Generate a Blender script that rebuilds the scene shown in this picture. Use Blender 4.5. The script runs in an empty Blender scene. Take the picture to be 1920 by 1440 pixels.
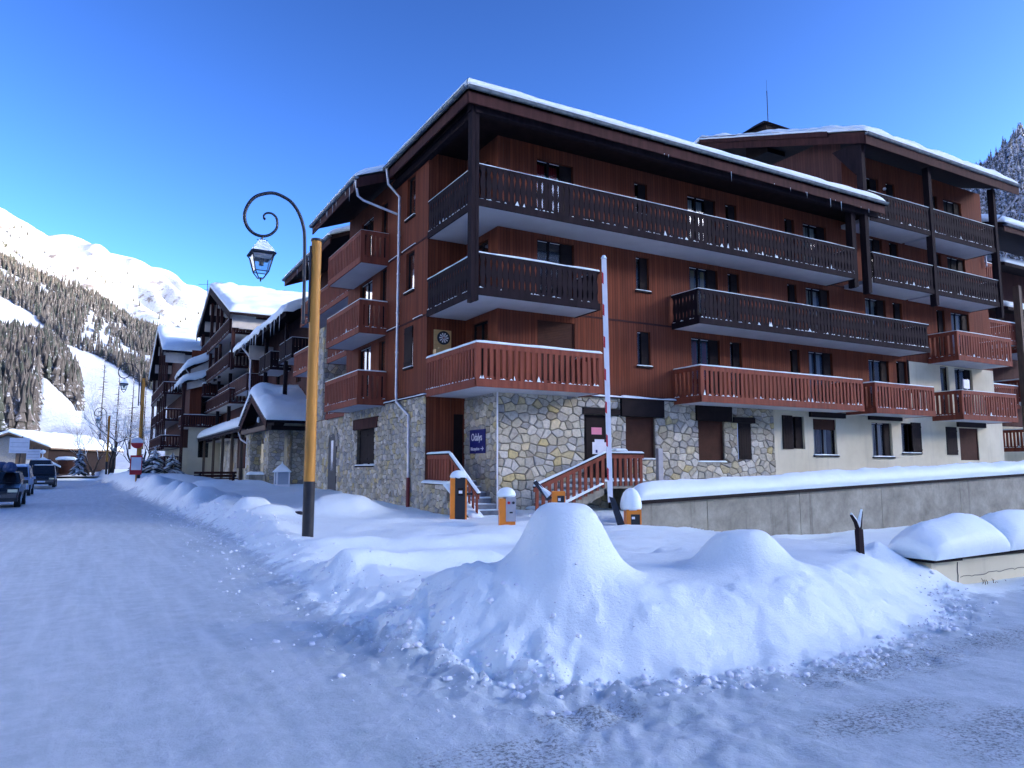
import bpy, bmesh, math, random
import numpy as np
from mathutils import Vector, Matrix
random.seed(7); RNG=np.random.RandomState(11)
R=math.radians; pi=math.pi
sc=bpy.context.scene
# ------------------------------------------------------------ camera
cam=bpy.data.cameras.new('camera'); co=bpy.data.objects.new('camera',cam); sc.collection.objects.link(co)
cam.sensor_fit='HORIZONTAL'; cam.sensor_width=36; cam.lens=36*1385/1920
cam.clip_start=.05; cam.clip_end=9000
co.location=(0,0,1.62); co.rotation_euler=(R(90+6.5),0,R(-29.5)); sc.camera=co
# ------------------------------------------------------------ sky and sun
SUN_AZ,SUN_EL=125.0,15.0          # azimuth from +Y towards +X
w=bpy.data.worlds.new('World'); sc.world=w; w.use_nodes=True
nt=w.node_tree; nt.nodes.clear()
sky=nt.nodes.new('ShaderNodeTexSky'); sky.sky_type='NISHITA'; sky.sun_disc=False
sky.sun_elevation=R(SUN_EL); sky.sun_rotation=R(SUN_AZ); sky.altitude=1850; sky.air_density=.85; sky.dust_density=4.6; sky.ozone_density=2.6
hs=nt.nodes.new('ShaderNodeGamma'); hs.inputs['Gamma'].default_value=1.85
bg=nt.nodes.new('ShaderNodeBackground'); bg.inputs[1].default_value=.10
wo=nt.nodes.new('ShaderNodeOutputWorld')
nt.links.new(sky.outputs[0],hs.inputs['Color']); nt.links.new(hs.outputs[0],bg.inputs[0]); nt.links.new(bg.outputs[0],wo.inputs[0])
sl=bpy.data.lights.new('sun','SUN'); sl.energy=2.0; sl.angle=R(.53); sl.color=(1,.94,.85)
so=bpy.data.objects.new('sun',sl); sc.collection.objects.link(so)
sd=Vector((math.sin(R(SUN_AZ))*math.cos(R(SUN_EL)),math.cos(R(SUN_AZ))*math.cos(R(SUN_EL)),math.sin(R(SUN_EL))))
so.rotation_euler=sd.to_track_quat('Z','Y').to_euler(); so.location=(60,40,60)
vs=sc.view_settings; vs.view_transform='Standard'; vs.look='None'; vs.gamma=1; vs.use_curve_mapping=False
vs.exposure=1.15
# ------------------------------------------------------------ materials
def nodes(name):
    m=bpy.data.materials.new(name); m.use_nodes=True; t=m.node_tree; b=t.nodes['Principled BSDF']; return m,t,b
def pos(t,sc3=(1,1,1)):
    g=t.nodes.new('ShaderNodeNewGeometry'); mp=t.nodes.new('ShaderNodeMapping'); mp.inputs['Scale'].default_value=sc3
    t.links.new(g.outputs['Position'],mp.inputs[0]); return mp.outputs[0]
def noise(t,vec,scale,detail=4,rough=.55,dist=0):
    n=t.nodes.new('ShaderNodeTexNoise'); n.inputs['Scale'].default_value=scale; n.inputs['Detail'].default_value=detail
    n.inputs['Roughness'].default_value=rough; n.inputs['Distortion'].default_value=dist; t.links.new(vec,n.inputs['Vector']); return n.outputs['Fac']
def ramp(t,fac,stops,interp='LINEAR'):
    r=t.nodes.new('ShaderNodeValToRGB'); r.color_ramp.interpolation=interp; e=r.color_ramp.elements
    while len(e)<len(stops): e.new(.5)
    for i,(p,c) in enumerate(stops):
        e[i].position=p; e[i].color=(*c,1) if len(c)==3 else c
    t.links.new(fac,r.inputs[0]); return r.outputs[0]
def g3(v): return (v,v,v)
def mix(t,fac,a,b,mode='MIX'):
    n=t.nodes.new('ShaderNodeMix'); n.data_type='RGBA'; n.blend_type=mode
    for s,v in ((0,fac),(6,a),(7,b)):
        if isinstance(v,(int,float)): n.inputs[s].default_value=v
        elif isinstance(v,tuple): n.inputs[s].default_value=(*v,1)
        else: t.links.new(v,n.inputs[s])
    return n.outputs[2]
def math_(t,op,a,b=0.0):
    n=t.nodes.new('ShaderNodeMath'); n.operation=op
    for i,v in enumerate((a,b)):
        if isinstance(v,(int,float)): n.inputs[i].default_value=v
        else: t.links.new(v,n.inputs[i])
    return n.outputs[0]
def bump(t,b,h,st,dist=.02,prev=None):
    n=t.nodes.new('ShaderNodeBump'); n.inputs['Strength'].default_value=st; n.inputs['Distance'].default_value=dist
    t.links.new(h,n.inputs['Height'])
    if prev: t.links.new(prev,n.inputs['Normal'])
    t.links.new(n.outputs[0],b.inputs['Normal']); return n.outputs[0]
def mk(name,c,var=.25,scale=3,rough=.7,bmp=.15,metal=0,spec=.4,fine=40,st=(1,1,1)):
    m,t,b=nodes(name); p=pos(t,st); n=noise(t,p,scale,5)
    lo=tuple(x*(1-var) for x in c); hi=tuple(min(1,x*(1+var)) for x in c)
    t.links.new(ramp(t,n,[(.3,lo),(.7,hi)]),b.inputs['Base Color'])
    b.inputs['Roughness'].default_value=rough; b.inputs['Metallic'].default_value=metal; b.inputs['Specular IOR Level'].default_value=spec
    if bmp: bump(t,b,noise(t,p,fine,3),bmp,.01)
    return m
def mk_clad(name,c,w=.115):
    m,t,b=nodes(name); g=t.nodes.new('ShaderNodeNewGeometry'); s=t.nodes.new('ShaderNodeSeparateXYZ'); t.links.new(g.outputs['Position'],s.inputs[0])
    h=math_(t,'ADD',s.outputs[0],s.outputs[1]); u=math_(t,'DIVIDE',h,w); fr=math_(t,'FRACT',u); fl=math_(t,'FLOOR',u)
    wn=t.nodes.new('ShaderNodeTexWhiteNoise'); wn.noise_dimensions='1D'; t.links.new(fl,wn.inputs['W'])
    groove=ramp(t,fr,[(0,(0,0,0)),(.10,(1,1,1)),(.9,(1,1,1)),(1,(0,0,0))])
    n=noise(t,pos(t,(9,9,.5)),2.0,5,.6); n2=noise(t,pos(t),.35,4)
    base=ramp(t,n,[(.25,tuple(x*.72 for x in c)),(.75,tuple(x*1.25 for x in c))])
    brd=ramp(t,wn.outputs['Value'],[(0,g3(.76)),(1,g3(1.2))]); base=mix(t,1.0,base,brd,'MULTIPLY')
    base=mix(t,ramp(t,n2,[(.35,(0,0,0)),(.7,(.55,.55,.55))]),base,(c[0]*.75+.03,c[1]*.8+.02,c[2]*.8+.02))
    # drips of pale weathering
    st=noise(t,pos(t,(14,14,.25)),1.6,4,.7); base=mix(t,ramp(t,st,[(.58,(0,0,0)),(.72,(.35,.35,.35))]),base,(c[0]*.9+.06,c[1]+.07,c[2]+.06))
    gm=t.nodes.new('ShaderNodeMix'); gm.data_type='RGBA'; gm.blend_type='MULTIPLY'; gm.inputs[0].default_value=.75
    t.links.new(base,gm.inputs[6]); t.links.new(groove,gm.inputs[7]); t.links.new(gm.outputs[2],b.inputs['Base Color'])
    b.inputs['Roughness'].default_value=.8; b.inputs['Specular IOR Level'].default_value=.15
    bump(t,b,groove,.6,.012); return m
def mk_stone():
    m,t,b=nodes('stone'); a=t.nodes.new('ShaderNodeAttribute'); a.attribute_name='tone'
    pal=ramp(t,a.outputs['Fac'],[(0,(.30,.265,.20)),(.13,(.48,.43,.31)),(.28,(.37,.35,.30)),(.42,(.56,.50,.36)),(.52,(.30,.295,.28)),(.66,(.50,.475,.40)),(.8,(.62,.58,.48)),(.9,(.52,.42,.20)),(1,(.40,.36,.26))])
    n=noise(t,pos(t),9,6,.65); n2=noise(t,pos(t),45,4,.7)
    c=mix(t,.85,pal,ramp(t,n,[(.25,g3(.55)),(.5,g3(1)),(.75,(1.3,1.27,1.2))]),'MULTIPLY')
    c=mix(t,ramp(t,noise(t,pos(t),3.1,3),[(.58,(0,0,0)),(.7,(.4,.4,.4))]),c,(.42,.38,.22))
    t.links.new(c,b.inputs['Base Color']); b.inputs['Roughness'].default_value=.88; b.inputs['Specular IOR Level'].default_value=.2
    p=bump(t,b,n,.5,.03); bump(t,b,n2,.35,.008,p); return m
def mk_snow(name,c=(.79,.88,.88),fine=.35,coarse=.25,s1=2.2,s2=26):
    m,t,b=nodes(name); p=pos(t)
    n=noise(t,p,s1,6,.65); n2=noise(t,p,s2,5,.65); n3=noise(t,p,160,2)
    c0=ramp(t,n,[(.3,tuple(x*.94 for x in c)),(.7,c)]); t.links.new(c0,b.inputs['Base Color'])
    b.inputs['Roughness'].default_value=.6; b.inputs['Specular IOR Level'].default_value=.35
    q=bump(t,b,n,coarse,.10); q=bump(t,b,n2,fine,.02,q); bump(t,b,n3,fine*.5,.004,q); return m
def mk_road(base=None):
    m,t,b=nodes('packed_snow'); p=pos(t); 
    big=noise(t,p,.33,5,.6); st=noise(t,pos(t,(2.6,.22,1)),1.7,6,.65,.4); gr=noise(t,p,30,5,.75); mid=noise(t,p,4.5,6,.7)
    road_mark=0
    c=ramp(t,st,[(.25,(.34,.42,.45)),(.5,(.42,.50,.53)),(.75,(.56,.63,.66))])
    c=mix(t,ramp(t,mid,[(.42,(0,0,0)),(.68,(.55,.55,.55))]),c,(.62,.67,.71))
    g=math_(t,'MULTIPLY',ramp(t,big,[(.52,(0,0,0)),(.64,(1,1,1))]),ramp(t,gr,[(.47,(0,0,0)),(.60,(1,1,1))]))
    s=t.nodes.new('ShaderNodeSeparateXYZ'); gg=t.nodes.new('ShaderNodeNewGeometry'); t.links.new(gg.outputs['Position'],s.inputs[0])
    # tyre-worn wet patches where cars turn in from the side street
    def spot(cx,cy,rx,ry):
        dx=math_(t,'DIVIDE',math_(t,'SUBTRACT',s.outputs[0],cx),rx); dy=math_(t,'DIVIDE',math_(t,'SUBTRACT',s.outputs[1],cy),ry)
        d=math_(t,'ADD',math_(t,'MULTIPLY',dx,dx),math_(t,'MULTIPLY',dy,dy)); return ramp(t,d,[(0,(1,1,1)),(1,(0,0,0))])
    tot=None
    for q in ((2.05,3.75,.9,.5),(2.95,4.15,.6,.35),(1.75,3.4,.8,.4),(5.9,3.95,1.6,.4),(8.0,4.0,2.2,.4),(4.6,3.2,1.0,.35),(5.2,2.6,1.2,.5)):
        k=spot(*q); tot=k if tot is None else math_(t,'MAXIMUM',tot,k)
    wet=ramp(t,math_(t,'MULTIPLY',math_(t,'MULTIPLY',tot,noise(t,pos(t,(1,1,1)),2.2,3,.6)),ramp(t,noise(t,pos(t,(1,1,1)),34,6,.8),[(.44,(0,0,0)),(.60,(1,1,1))])),[(.12,(0,0,0)),(.34,(1,1,1))])
    c=mix(t,math_(t,'MULTIPLY',g,.22),c,(.22,.23,.25)); c=mix(t,math_(t,'MULTIPLY',wet,.8),c,(.075,.08,.085))
    at=t.nodes.new('ShaderNodeAttribute'); at.attribute_name='packed'; pk=math_(t,'ADD',at.outputs['Fac'],math_(t,'MULTIPLY',math_(t,'SUBTRACT',noise(t,p,2.6,7,.72),.5),1.5)); pk=ramp(t,pk,[(.40,(0,0,0)),(.62,(1,1,1))])
    fresh=ramp(t,noise(t,p,2.2,5,.6),[(.3,(.74,.83,.83)),(.7,(.79,.88,.88))]); c=mix(t,pk,fresh,c)
    t.links.new(c,b.inputs['Base Color']); b.inputs['Roughness'].default_value=.5; b.inputs['Specular IOR Level'].default_value=.4
    q=bump(t,b,mid,.5,.035); q=bump(t,b,gr,.8,.014,q); bump(t,b,noise(t,p,110,3),.3,.004,q); return m
def mk_concrete():
    m,t,b=nodes('concrete'); n=noise(t,pos(t,(.8,1,.8)),1.3,8,.75,.15); n2=noise(t,pos(t,(1.6,1.6,.12)),1.2,5,.7); n3=noise(t,pos(t),30,4)
    c=ramp(t,n,[(.3,(.15,.14,.105)),(.5,(.25,.235,.18)),(.7,(.38,.36,.28))]); c=mix(t,ramp(t,n2,[(.60,(0,0,0)),(.72,(.7,.7,.7))]),c,(.08,.07,.05))
    t.links.new(c,b.inputs['Base Color']); b.inputs['Roughness'].default_value=.8; bump(t,b,n3,.25,.01); return m
def mk_plaster():
    m,t,b=nodes('plaster'); n=noise(t,pos(t),.6,5,.6); n2=noise(t,pos(t,(2.5,2.5,.15)),1.2,5,.7)
    c=ramp(t,n,[(.3,(.56,.50,.34)),(.7,(.70,.64,.46))]); c=mix(t,ramp(t,n2,[(.55,(0,0,0)),(.75,(.5,.5,.5))]),c,(.42,.375,.27))
    t.links.new(c,b.inputs['Base Color']); b.inputs['Roughness'].default_value=.9; bump(t,b,noise(t,pos(t),70,3),.2,.006); return m
def mk_glass():
    m,t,b=nodes('window_glass'); t.nodes.remove(b); o=t.nodes['Material Output']
    tr=t.nodes.new('ShaderNodeBsdfTransparent'); tr.inputs[0].default_value=(.72,.78,.78,1); gl=t.nodes.new('ShaderNodeBsdfGlossy'); gl.inputs['Roughness'].default_value=.1
    fr=t.nodes.new('ShaderNodeFresnel'); fr.inputs[0].default_value=1.6; mx=t.nodes.new('ShaderNodeMixShader')
    f=math_(t,'MULTIPLY',fr.outputs[0],1.9)
    t.links.new(f,mx.inputs[0]); t.links.new(tr.outputs[0],mx.inputs[1]); t.links.new(gl.outputs[0],mx.inputs[2]); t.links.new(mx.outputs[0],o.inputs[0]); return m
def mk_terrain():
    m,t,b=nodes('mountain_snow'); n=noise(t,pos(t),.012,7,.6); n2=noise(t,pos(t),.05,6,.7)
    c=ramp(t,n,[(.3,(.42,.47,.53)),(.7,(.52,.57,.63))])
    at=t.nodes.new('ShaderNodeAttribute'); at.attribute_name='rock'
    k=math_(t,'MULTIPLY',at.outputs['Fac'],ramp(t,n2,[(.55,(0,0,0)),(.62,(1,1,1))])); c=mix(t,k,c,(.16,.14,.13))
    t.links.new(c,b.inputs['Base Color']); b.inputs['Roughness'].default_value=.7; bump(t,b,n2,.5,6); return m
def mk_curtain(name,c):
    m,t,b=nodes(name); wv=t.nodes.new('ShaderNodeTexWave'); wv.inputs['Scale'].default_value=3.2; wv.inputs['Distortion'].default_value=1.2
    t.links.new(pos(t,(2,2,.05)),wv.inputs[0]); t.links.new(ramp(t,wv.outputs['Fac'],[(0,tuple(x*.55 for x in c)),(1,c)]),b.inputs['Base Color']); b.inputs['Roughness'].default_value=.9; return m
M={}
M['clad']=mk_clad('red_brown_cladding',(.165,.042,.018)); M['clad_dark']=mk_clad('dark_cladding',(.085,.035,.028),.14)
M['stone']=mk_stone(); M['mortar']=mk('mortar',(.12,.105,.075),.35,8,.95,.5)
M['red']=mk('red_painted_wood',(.205,.054,.030),.28,2.5,.75,.2,spec=.2,st=(3,3,.4)); M['dark']=mk('dark_stained_wood',(.016,.0105,.013),.35,2.5,.85,.2,spec=.12,st=(3,3,.4))
M['brown']=mk('brown_stained_wood',(.050,.019,.017),.3,2,.8,.2,spec=.15,st=(3,3,.4)); M['shutter']=mk('shutter_wood',(.014,.009,.009),.3,3,.75,.1,spec=.15)
M['roller']=mk('roller_shutter',(.060,.024,.015),.2,3,.75,.1,spec=.15); M['soffit']=mk('white_soffit',(.50,.50,.52),.08,1.2,.8,.1); M['soffit_wood']=mk('dark_soffit',(.018,.010,.009),.3,3,.85,.1,spec=.1)
M['snow']=mk_snow('fresh_snow'); M['rough_snow']=mk_snow('ploughed_snow',(.76,.80,.86),.7,.5,3.5,18); M['road']=mk_road(); M['concrete']=mk_concrete(); M['plaster']=mk_plaster()
M['zinc']=mk('zinc_gutter',(.17,.20,.21),.3,6,.42,.1,metal=.55); M['pipe']=mk('galvanised_pipe',(.55,.56,.58),.15,6,.4,.05,metal=.5); M['redpipe']=mk('red_iron_pipe',(.16,.02,.02),.2,6,.5,.1)
M['glass']=mk_glass(); M['room']=mk('dark_interior',(.010,.009,.009),.5,2,.9,0); M['cwhite']=mk_curtain('white_curtain',(.62,.62,.58)); M['cred']=mk_curtain('red_curtain',(.40,.015,.02)); M['cyel']=mk_curtain('yellow_curtain',(.50,.42,.16))
M['white']=mk('white_paint',(.78,.78,.78),.06,3,.5,.05); M['redpaint']=mk('red_paint',(.50,.02,.025),.1,5,.5,0); M['orange']=mk('orange_paint',(.80,.235,.02),.1,4,.45,.08); M['black']=mk('black_metal',(.012,.014,.018),.3,5,.45,.05); M['grey']=mk('grey_metal',(.38,.38,.40),.1,4,.4,.05,metal=.3)
M['ochre']=mk('ochre_pole',(.47,.21,.03),.22,2,.55,.15,st=(6,6,.4)); M['iron']=mk('wrought_iron',(.010,.016,.028),.3,9,.45,.1); M['navy']=mk('navy_sign',(.006,.012,.13),.05,3,.4,0); M['pine']=mk('pine_board',(.52,.33,.13),.15,4,.6,.1,st=(1,1,6))
M['pink']=mk('pink_paper',(.75,.25,.32),.05,3,.8,0); M['paper']=mk('white_paper',(.72,.74,.78),.05,3,.8,0); M['lampglass']=mk('frosted_glass',(.40,.46,.52),.05,3,.15,0,spec=.7); M['ice']=mk('ice',(.62,.70,.74),.1,5,.15,.1,spec=.7)
M['carblue']=mk('dark_blue_paint',(.012,.022,.045),.1,3,.25,0,spec=.8); M['carblack']=mk('black_car_paint',(.010,.010,.012),.1,3,.25,0,spec=.8); M['carwhite']=mk('pale_blue_paint',(.30,.40,.55),.1,3,.3,0,spec=.6); M['tyre']=mk('tyre_rubber',(.015,.015,.015),.2,5,.85,.1); M['chrome']=mk('chrome',(.6,.6,.6),.05,3,.2,0,metal=1); M['headlight']=mk('headlight_glass',(.75,.70,.45),.05,3,.1,0,spec=.9); M['bag']=mk('blue_bag_fabric',(.03,.06,.14),.3,5,.7,.2)
M['bark']=mk('bark',(.055,.040,.030),.3,8,.9,.4); M['needle']=mk('conifer_needles',(.035,.045,.032),.5,.12,.9,0); M['larch']=mk('bare_larch',(.115,.085,.070),.45,.05,.95,0); M['twig']=mk('bare_twigs',(.16,.11,.07),.3,8,.9,0); M['terrain']=mk_terrain()
def mk_frosted(name,c,amt=.5):
    m,t,b=nodes(name); g=t.nodes.new('ShaderNodeNewGeometry'); s_=t.nodes.new('ShaderNodeSeparateXYZ'); t.links.new(g.outputs['Normal'],s_.inputs[0])
    n=noise(t,pos(t),.55,5,.7); k=math_(t,'ADD',math_(t,'MULTIPLY',s_.outputs[2],.25),n); k=ramp(t,k,[(.60-amt*.12,(0,0,0)),(.72-amt*.12,(1,1,1))])
    n2=noise(t,pos(t),.12,3); base=ramp(t,n2,[(.3,tuple(x*.6 for x in c)),(.7,tuple(x*1.5 for x in c))])
    t.links.new(mix(t,math_(t,'MULTIPLY',k,.8),base,(.62,.65,.72)),b.inputs['Base Color']); b.inputs['Roughness'].default_value=.9; return m
M['frost']=mk_frosted('frosted_conifer',(.045,.045,.033),.75); M['larch']=mk_frosted('bare_larch',(.075,.066,.058),-.2); M['needle']=mk_frosted('conifer_needles',(.035,.042,.032),-.2)
M['cream']=mk('cream_panel',(.55,.50,.43),.12,2,.8,.1); M['oldwood']=mk('weathered_wood',(.13,.09,.06),.3,3,.8,.3,st=(3,3,.5)); M['mud']=mk('brown_ice',(.32,.28,.25),.3,6,.6,.2); M['curb']=mk('step_concrete',(.25,.25,.25),.25,5,.85,.2)
# ------------------------------------------------------------ helpers
WL={}   # world location of every object that can be a parent
def empty(name,label,cat,loc,group=None,rz=0,kind=None):
    o=bpy.data.objects.new(name,None); sc.collection.objects.link(o); o.location=loc; o.rotation_euler=(0,0,rz); o.empty_display_size=.3
    if label: o['label']=label
    if cat: o['category']=cat
    if group: o['group']=group
    WL[o.name]=Vector(loc); return o
def link(name,me,parent=None,loc=(0,0,0),label=None,kind=None,cat=None,group=None):
    """loc is in world space unless the parent is rotated (then local)"""
    o=bpy.data.objects.new(name,me); sc.collection.objects.link(o)
    if parent is not None:
        o.parent=parent; o.location=Vector(loc)-WL[parent.name]; WL[o.name]=Vector(loc)
    else: o.location=loc; WL[o.name]=Vector(loc)
    for k,v in (('label',label),('kind',kind),('category',cat),('group',group)):
        if v: o[k]=v
    return o
class MB:
    def __init__(s): s.v=[]; s.f=[]; s.m=[]
    def add(s,vs,fs,m=0):
        b=len(s.v); s.v+= [tuple(map(float,p)) for p in vs]; s.f+=[tuple(b+i for i in f) for f in fs]; s.m+=[m]*len(fs); return s
    def box(s,x0,y0,z0,x1,y1,z1,m=0):
        return s.add([(x0,y0,z0),(x1,y0,z0),(x1,y1,z0),(x0,y1,z0),(x0,y0,z1),(x1,y0,z1),(x1,y1,z1),(x0,y1,z1)],[(3,2,1,0),(4,5,6,7),(0,1,5,4),(1,2,6,5),(2,3,7,6),(3,0,4,7)],m)
    def hexa(s,p,m=0): return s.add(p,[(3,2,1,0),(4,5,6,7),(0,1,5,4),(1,2,6,5),(2,3,7,6),(3,0,4,7)],m)
    def prism(s,poly,off,m=0):
        n=len(poly); off=Vector(off); q=[Vector(p)+off for p in poly]
        return s.add(list(poly)+q,[tuple(range(n))[::-1],tuple(range(n,2*n))]+[(i,(i+1)%n,n+(i+1)%n,n+i) for i in range(n)],m)
    def tube(s,path,r,n=8,m=0,cap=True):
        P=[Vector(p) for p in path]; k=len(P); rr=r if isinstance(r,(list,tuple)) else [r]*k
        vs=[]; fs=[]; up=None
        for i,p in enumerate(P):
            d=(P[min(i+1,k-1)]-P[max(i-1,0)]); d=d.normalized() if d.length>1e-9 else Vector((0,0,1))
            if up is None:
                up=Vector((0,0,1)) if abs(d.z)<.9 else Vector((1,0,0))
            x=d.cross(up)
            if x.length<1e-6: x=d.orthogonal()
            x.normalize(); y=x.cross(d).normalized(); up=y
            for j in range(n):
                a=2*pi*j/n; vs.append(p+x*math.cos(a)*rr[i]+y*math.sin(a)*rr[i])
        for i in range(k-1):
            for j in range(n):
                fs.append((i*n+j,i*n+(j+1)%n,(i+1)*n+(j+1)%n,(i+1)*n+j))
        if cap: fs.append(tuple(range(n))[::-1]); fs.append(tuple((k-1)*n+j for j in range(n)))
        return s.add(vs,fs,m)
    def cyl(s,c,r,z0,z1,n=12,r2=None,m=0): return s.tube([(c[0],c[1],z0),(c[0],c[1],z1)],[r,r if r2 is None else r2],n,m)
    def lathe(s,c,prof,n=14,m=0):
        vs=[];fs=[]
        for r,z in prof:
            for j in range(n): a=2*pi*j/n; vs.append((c[0]+r*math.cos(a),c[1]+r*math.sin(a),c[2]+z))
        for i in range(len(prof)-1):
            for j in range(n): fs.append((i*n+j,i*n+(j+1)%n,(i+1)*n+(j+1)%n,(i+1)*n+j))
        fs.append(tuple(range(n))[::-1]); fs.append(tuple((len(prof)-1)*n+j for j in range(n))); return s.add(vs,fs,m)
    def mesh(s,name,mats,smooth=False,fix=True,off=None,tone=None):
        me=bpy.data.meshes.new(name); v=s.v
        if off is not None: v=[(a-off[0],b-off[1],c-off[2]) for a,b,c in v]
        me.from_pydata(v,[],s.f)
        if not isinstance(mats,(list,tuple)): mats=[mats]
        for k in mats: me.materials.append(M[k])
        if len(mats)>1: me.polygons.foreach_set('material_index',s.m)
        if fix and len(s.f)<60000:
            bm=bmesh.new(); bm.from_mesh(me); bmesh.ops.recalc_face_normals(bm,faces=bm.faces); bm.to_mesh(me); bm.free()
        if smooth:
            me.polygons.foreach_set('use_smooth',[True]*len(me.polygons))
            if smooth!='all': me.set_sharp_from_angle(angle=R(40))
        if tone is not None:
            at=me.attributes.new('tone','FLOAT','POINT'); at.data.foreach_set('value',np.asarray(tone,dtype=np.float32) if hasattr(tone,'__len__') else np.full(len(v),tone,dtype=np.float32))
        me.update(); return me
    def build(s,name,mats,parent=None,smooth=False,local=False,tone=None,fix=True,**kw):
        off=None if (parent is None or local) else tuple(WL[parent.name])
        me=s.mesh(name,mats,smooth,fix,off,tone)
        loc=WL[parent.name] if parent is not None else (0,0,0)
        o=link(name,me,parent,loc,**kw)
        if parent is None and kw.get('cat'):
            # put the origin of a single-mesh thing at its base centre
            a=np.array(s.v); c=Vector(((a[:,0].min()+a[:,0].max())/2,(a[:,1].min()+a[:,1].max())/2,a[:,2].min()))
            me.transform(Matrix.Translation(-c)); o.location=c; WL[o.name]=c
        return o
def FY(Y0): return lambda a,d,z:(a,Y0-d,z)
def FX(X0): return lambda a,d,z:(X0-d,a,z)
def fbox(mb,F,a0,a1,d0,d1,z0,z1,m=0):
    return mb.hexa([F(a0,d0,z0),F(a1,d0,z0),F(a1,d1,z0),F(a0,d1,z0),F(a0,d0,z1),F(a1,d0,z1),F(a1,d1,z1),F(a0,d1,z1)],m)
def cells(a0,a1,z0,z1,ops):
    A=sorted({a0,a1,*[min(max(o[i],a0),a1) for o in ops for i in (0,1)]}); Z=sorted({z0,z1,*[min(max(o[i],z0),z1) for o in ops for i in (2,3)]})
    for i in range(len(A)-1):
        run=None
        for j in range(len(Z)-1):
            ca,cz=(A[i]+A[i+1])/2,(Z[j]+Z[j+1])/2
            inside=any(o[0]<ca<o[1] and o[2]<cz<o[3] for o in ops)
            if not inside:
                if run and abs(run[1]-Z[j])<1e-6: run[1]=Z[j+1]
                else:
                    if run: yield A[i],A[i+1],run[0],run[1]
                    run=[Z[j],Z[j+1]]
        if run: yield A[i],A[i+1],run[0],run[1]
def wall(parent,name,F,a0,a1,z0,z1,ops,mat,rd=.2,label=None):
    mb=MB()
    for c in cells(a0,a1,z0,z1,ops): mb.add([F(c[0],0,c[2]),F(c[1],0,c[2]),F(c[1],0,c[3]),F(c[0],0,c[3])],[(0,1,2,3)])
    for o in ops:
        x0,x1,y0,y1=max(o[0],a0),min(o[1],a1),max(o[2],z0),min(o[3],z1)
        if x1<=x0 or y1<=y0: continue
        mb.add([F(x0,0,y0),F(x0,-rd,y0),F(x0,-rd,y1),F(x0,0,y1),F(x1,0,y0),F(x1,-rd,y0),F(x1,-rd,y1),F(x1,0,y1)],[(0,1,2,3),(4,5,6,7),(0,1,5,4),(3,2,6,7)])
    return mb.build(name,mat,parent,fix=False,label=label)
def clip(poly,p,n):
    out=[]
    for i in range(len(poly)):
        a,b=poly[i],poly[(i+1)%len(poly)]; da=(a[0]-p[0])*n[0]+(a[1]-p[1])*n[1]; db=(b[0]-p[0])*n[0]+(b[1]-p[1])*n[1]
        if da<=0: out.append(a)
        if (da<0<db) or (db<0<da): t=da/(da-db); out.append((a[0]+t*(b[0]-a[0]),a[1]+t*(b[1]-a[1])))
    return out
def stone_polys(a0,a1,z0,z1,ops,sx,sz,seed,round_=.5):
    rs=random.Random(seed); pts=[]; z=z0+sz*.35; row=0
    while z<z1+sz*.3:
        a=a0-(sx*.5 if row%2 else 0); 
        while a<a1+sx:
            pts.append((a+rs.uniform(-.34,.34)*sx*round_*1.6,z+rs.uniform(-.34,.34)*sz*round_*1.8)); a+=sx*rs.uniform(.6,1.45)
        z+=sz; row+=1
    P=np.array(pts); res=[]
    for i,p in enumerate(pts):
        d=np.hypot((P[:,0]-p[0])/sx,(P[:,1]-p[1])/sz); idx=np.argsort(d)[1:14]
        po=[(a0,z0),(a1,z0),(a1,z1),(a0,z1)]
        for j in idx:
            q=pts[j]; dx,dz=(q[0]-p[0])/sx**2,(q[1]-p[1])/sz**2
            po=clip(po,((p[0]+q[0])/2,(p[1]+q[1])/2),(dx,dz))
            if len(po)<3: break
        if len(po)<3: continue
        for o in ops:
            cx=sum(v[0] for v in po)/len(po); cz=sum(v[1] for v in po)/len(po)
            if max(v[0] for v in po)<=o[0] or min(v[0] for v in po)>=o[1] or max(v[1] for v in po)<=o[2] or min(v[1] for v in po)>=o[3]: continue
            if o[0]<cx<o[1] and o[2]<cz<o[3]:
                e=min((cx-o[0],0),(o[1]-cx,1),(cz-o[2],2),(o[3]-cz,3)); 
            else:
                e=max((o[0]-cx,0),(cx-o[1],1),(o[2]-cz,2),(cz-o[3],3))
            k=e[1]; po=clip(po,((o[0],0),(o[1],0),(0,o[2]),(0,o[3]))[k],((1,0),(-1,0),(0,1),(0,-1))[k])
            if len(po)<3: break
        if len(po)<3: continue
        ar=abs(sum(po[i][0]*po[(i+1)%len(po)][1]-po[(i+1)%len(po)][0]*po[i][1] for i in range(len(po))))/2
        if ar<sx*sz*.06: continue
        res.append((po,ar))
    return res
def inset(po,g):
    # shrink a convex polygon by g
    n=len(po); ar=sum(po[i][0]*po[(i+1)%n][1]-po[(i+1)%n][0]*po[i][1] for i in range(n)); s=1 if ar>0 else -1; out=list(po)
    for i in range(n):
        a,b=po[i],po[(i+1)%n]; dx,dy=b[0]-a[0],b[1]-a[1]; L=math.hypot(dx,dy)
        if L<1e-5: continue
        nx,ny=dy/L*s,-dx/L*s; out=clip(out,(a[0]-nx*g,a[1]-ny*g),(nx,ny))
        if len(out)<3: return None
    # drop near-duplicate points
    r=[]
    for p in out:
        if not r or math.hypot(p[0]-r[-1][0],p[1]-r[-1][1])>.012: r.append(p)
    return r if len(r)>=3 else None
BUD={}
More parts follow.
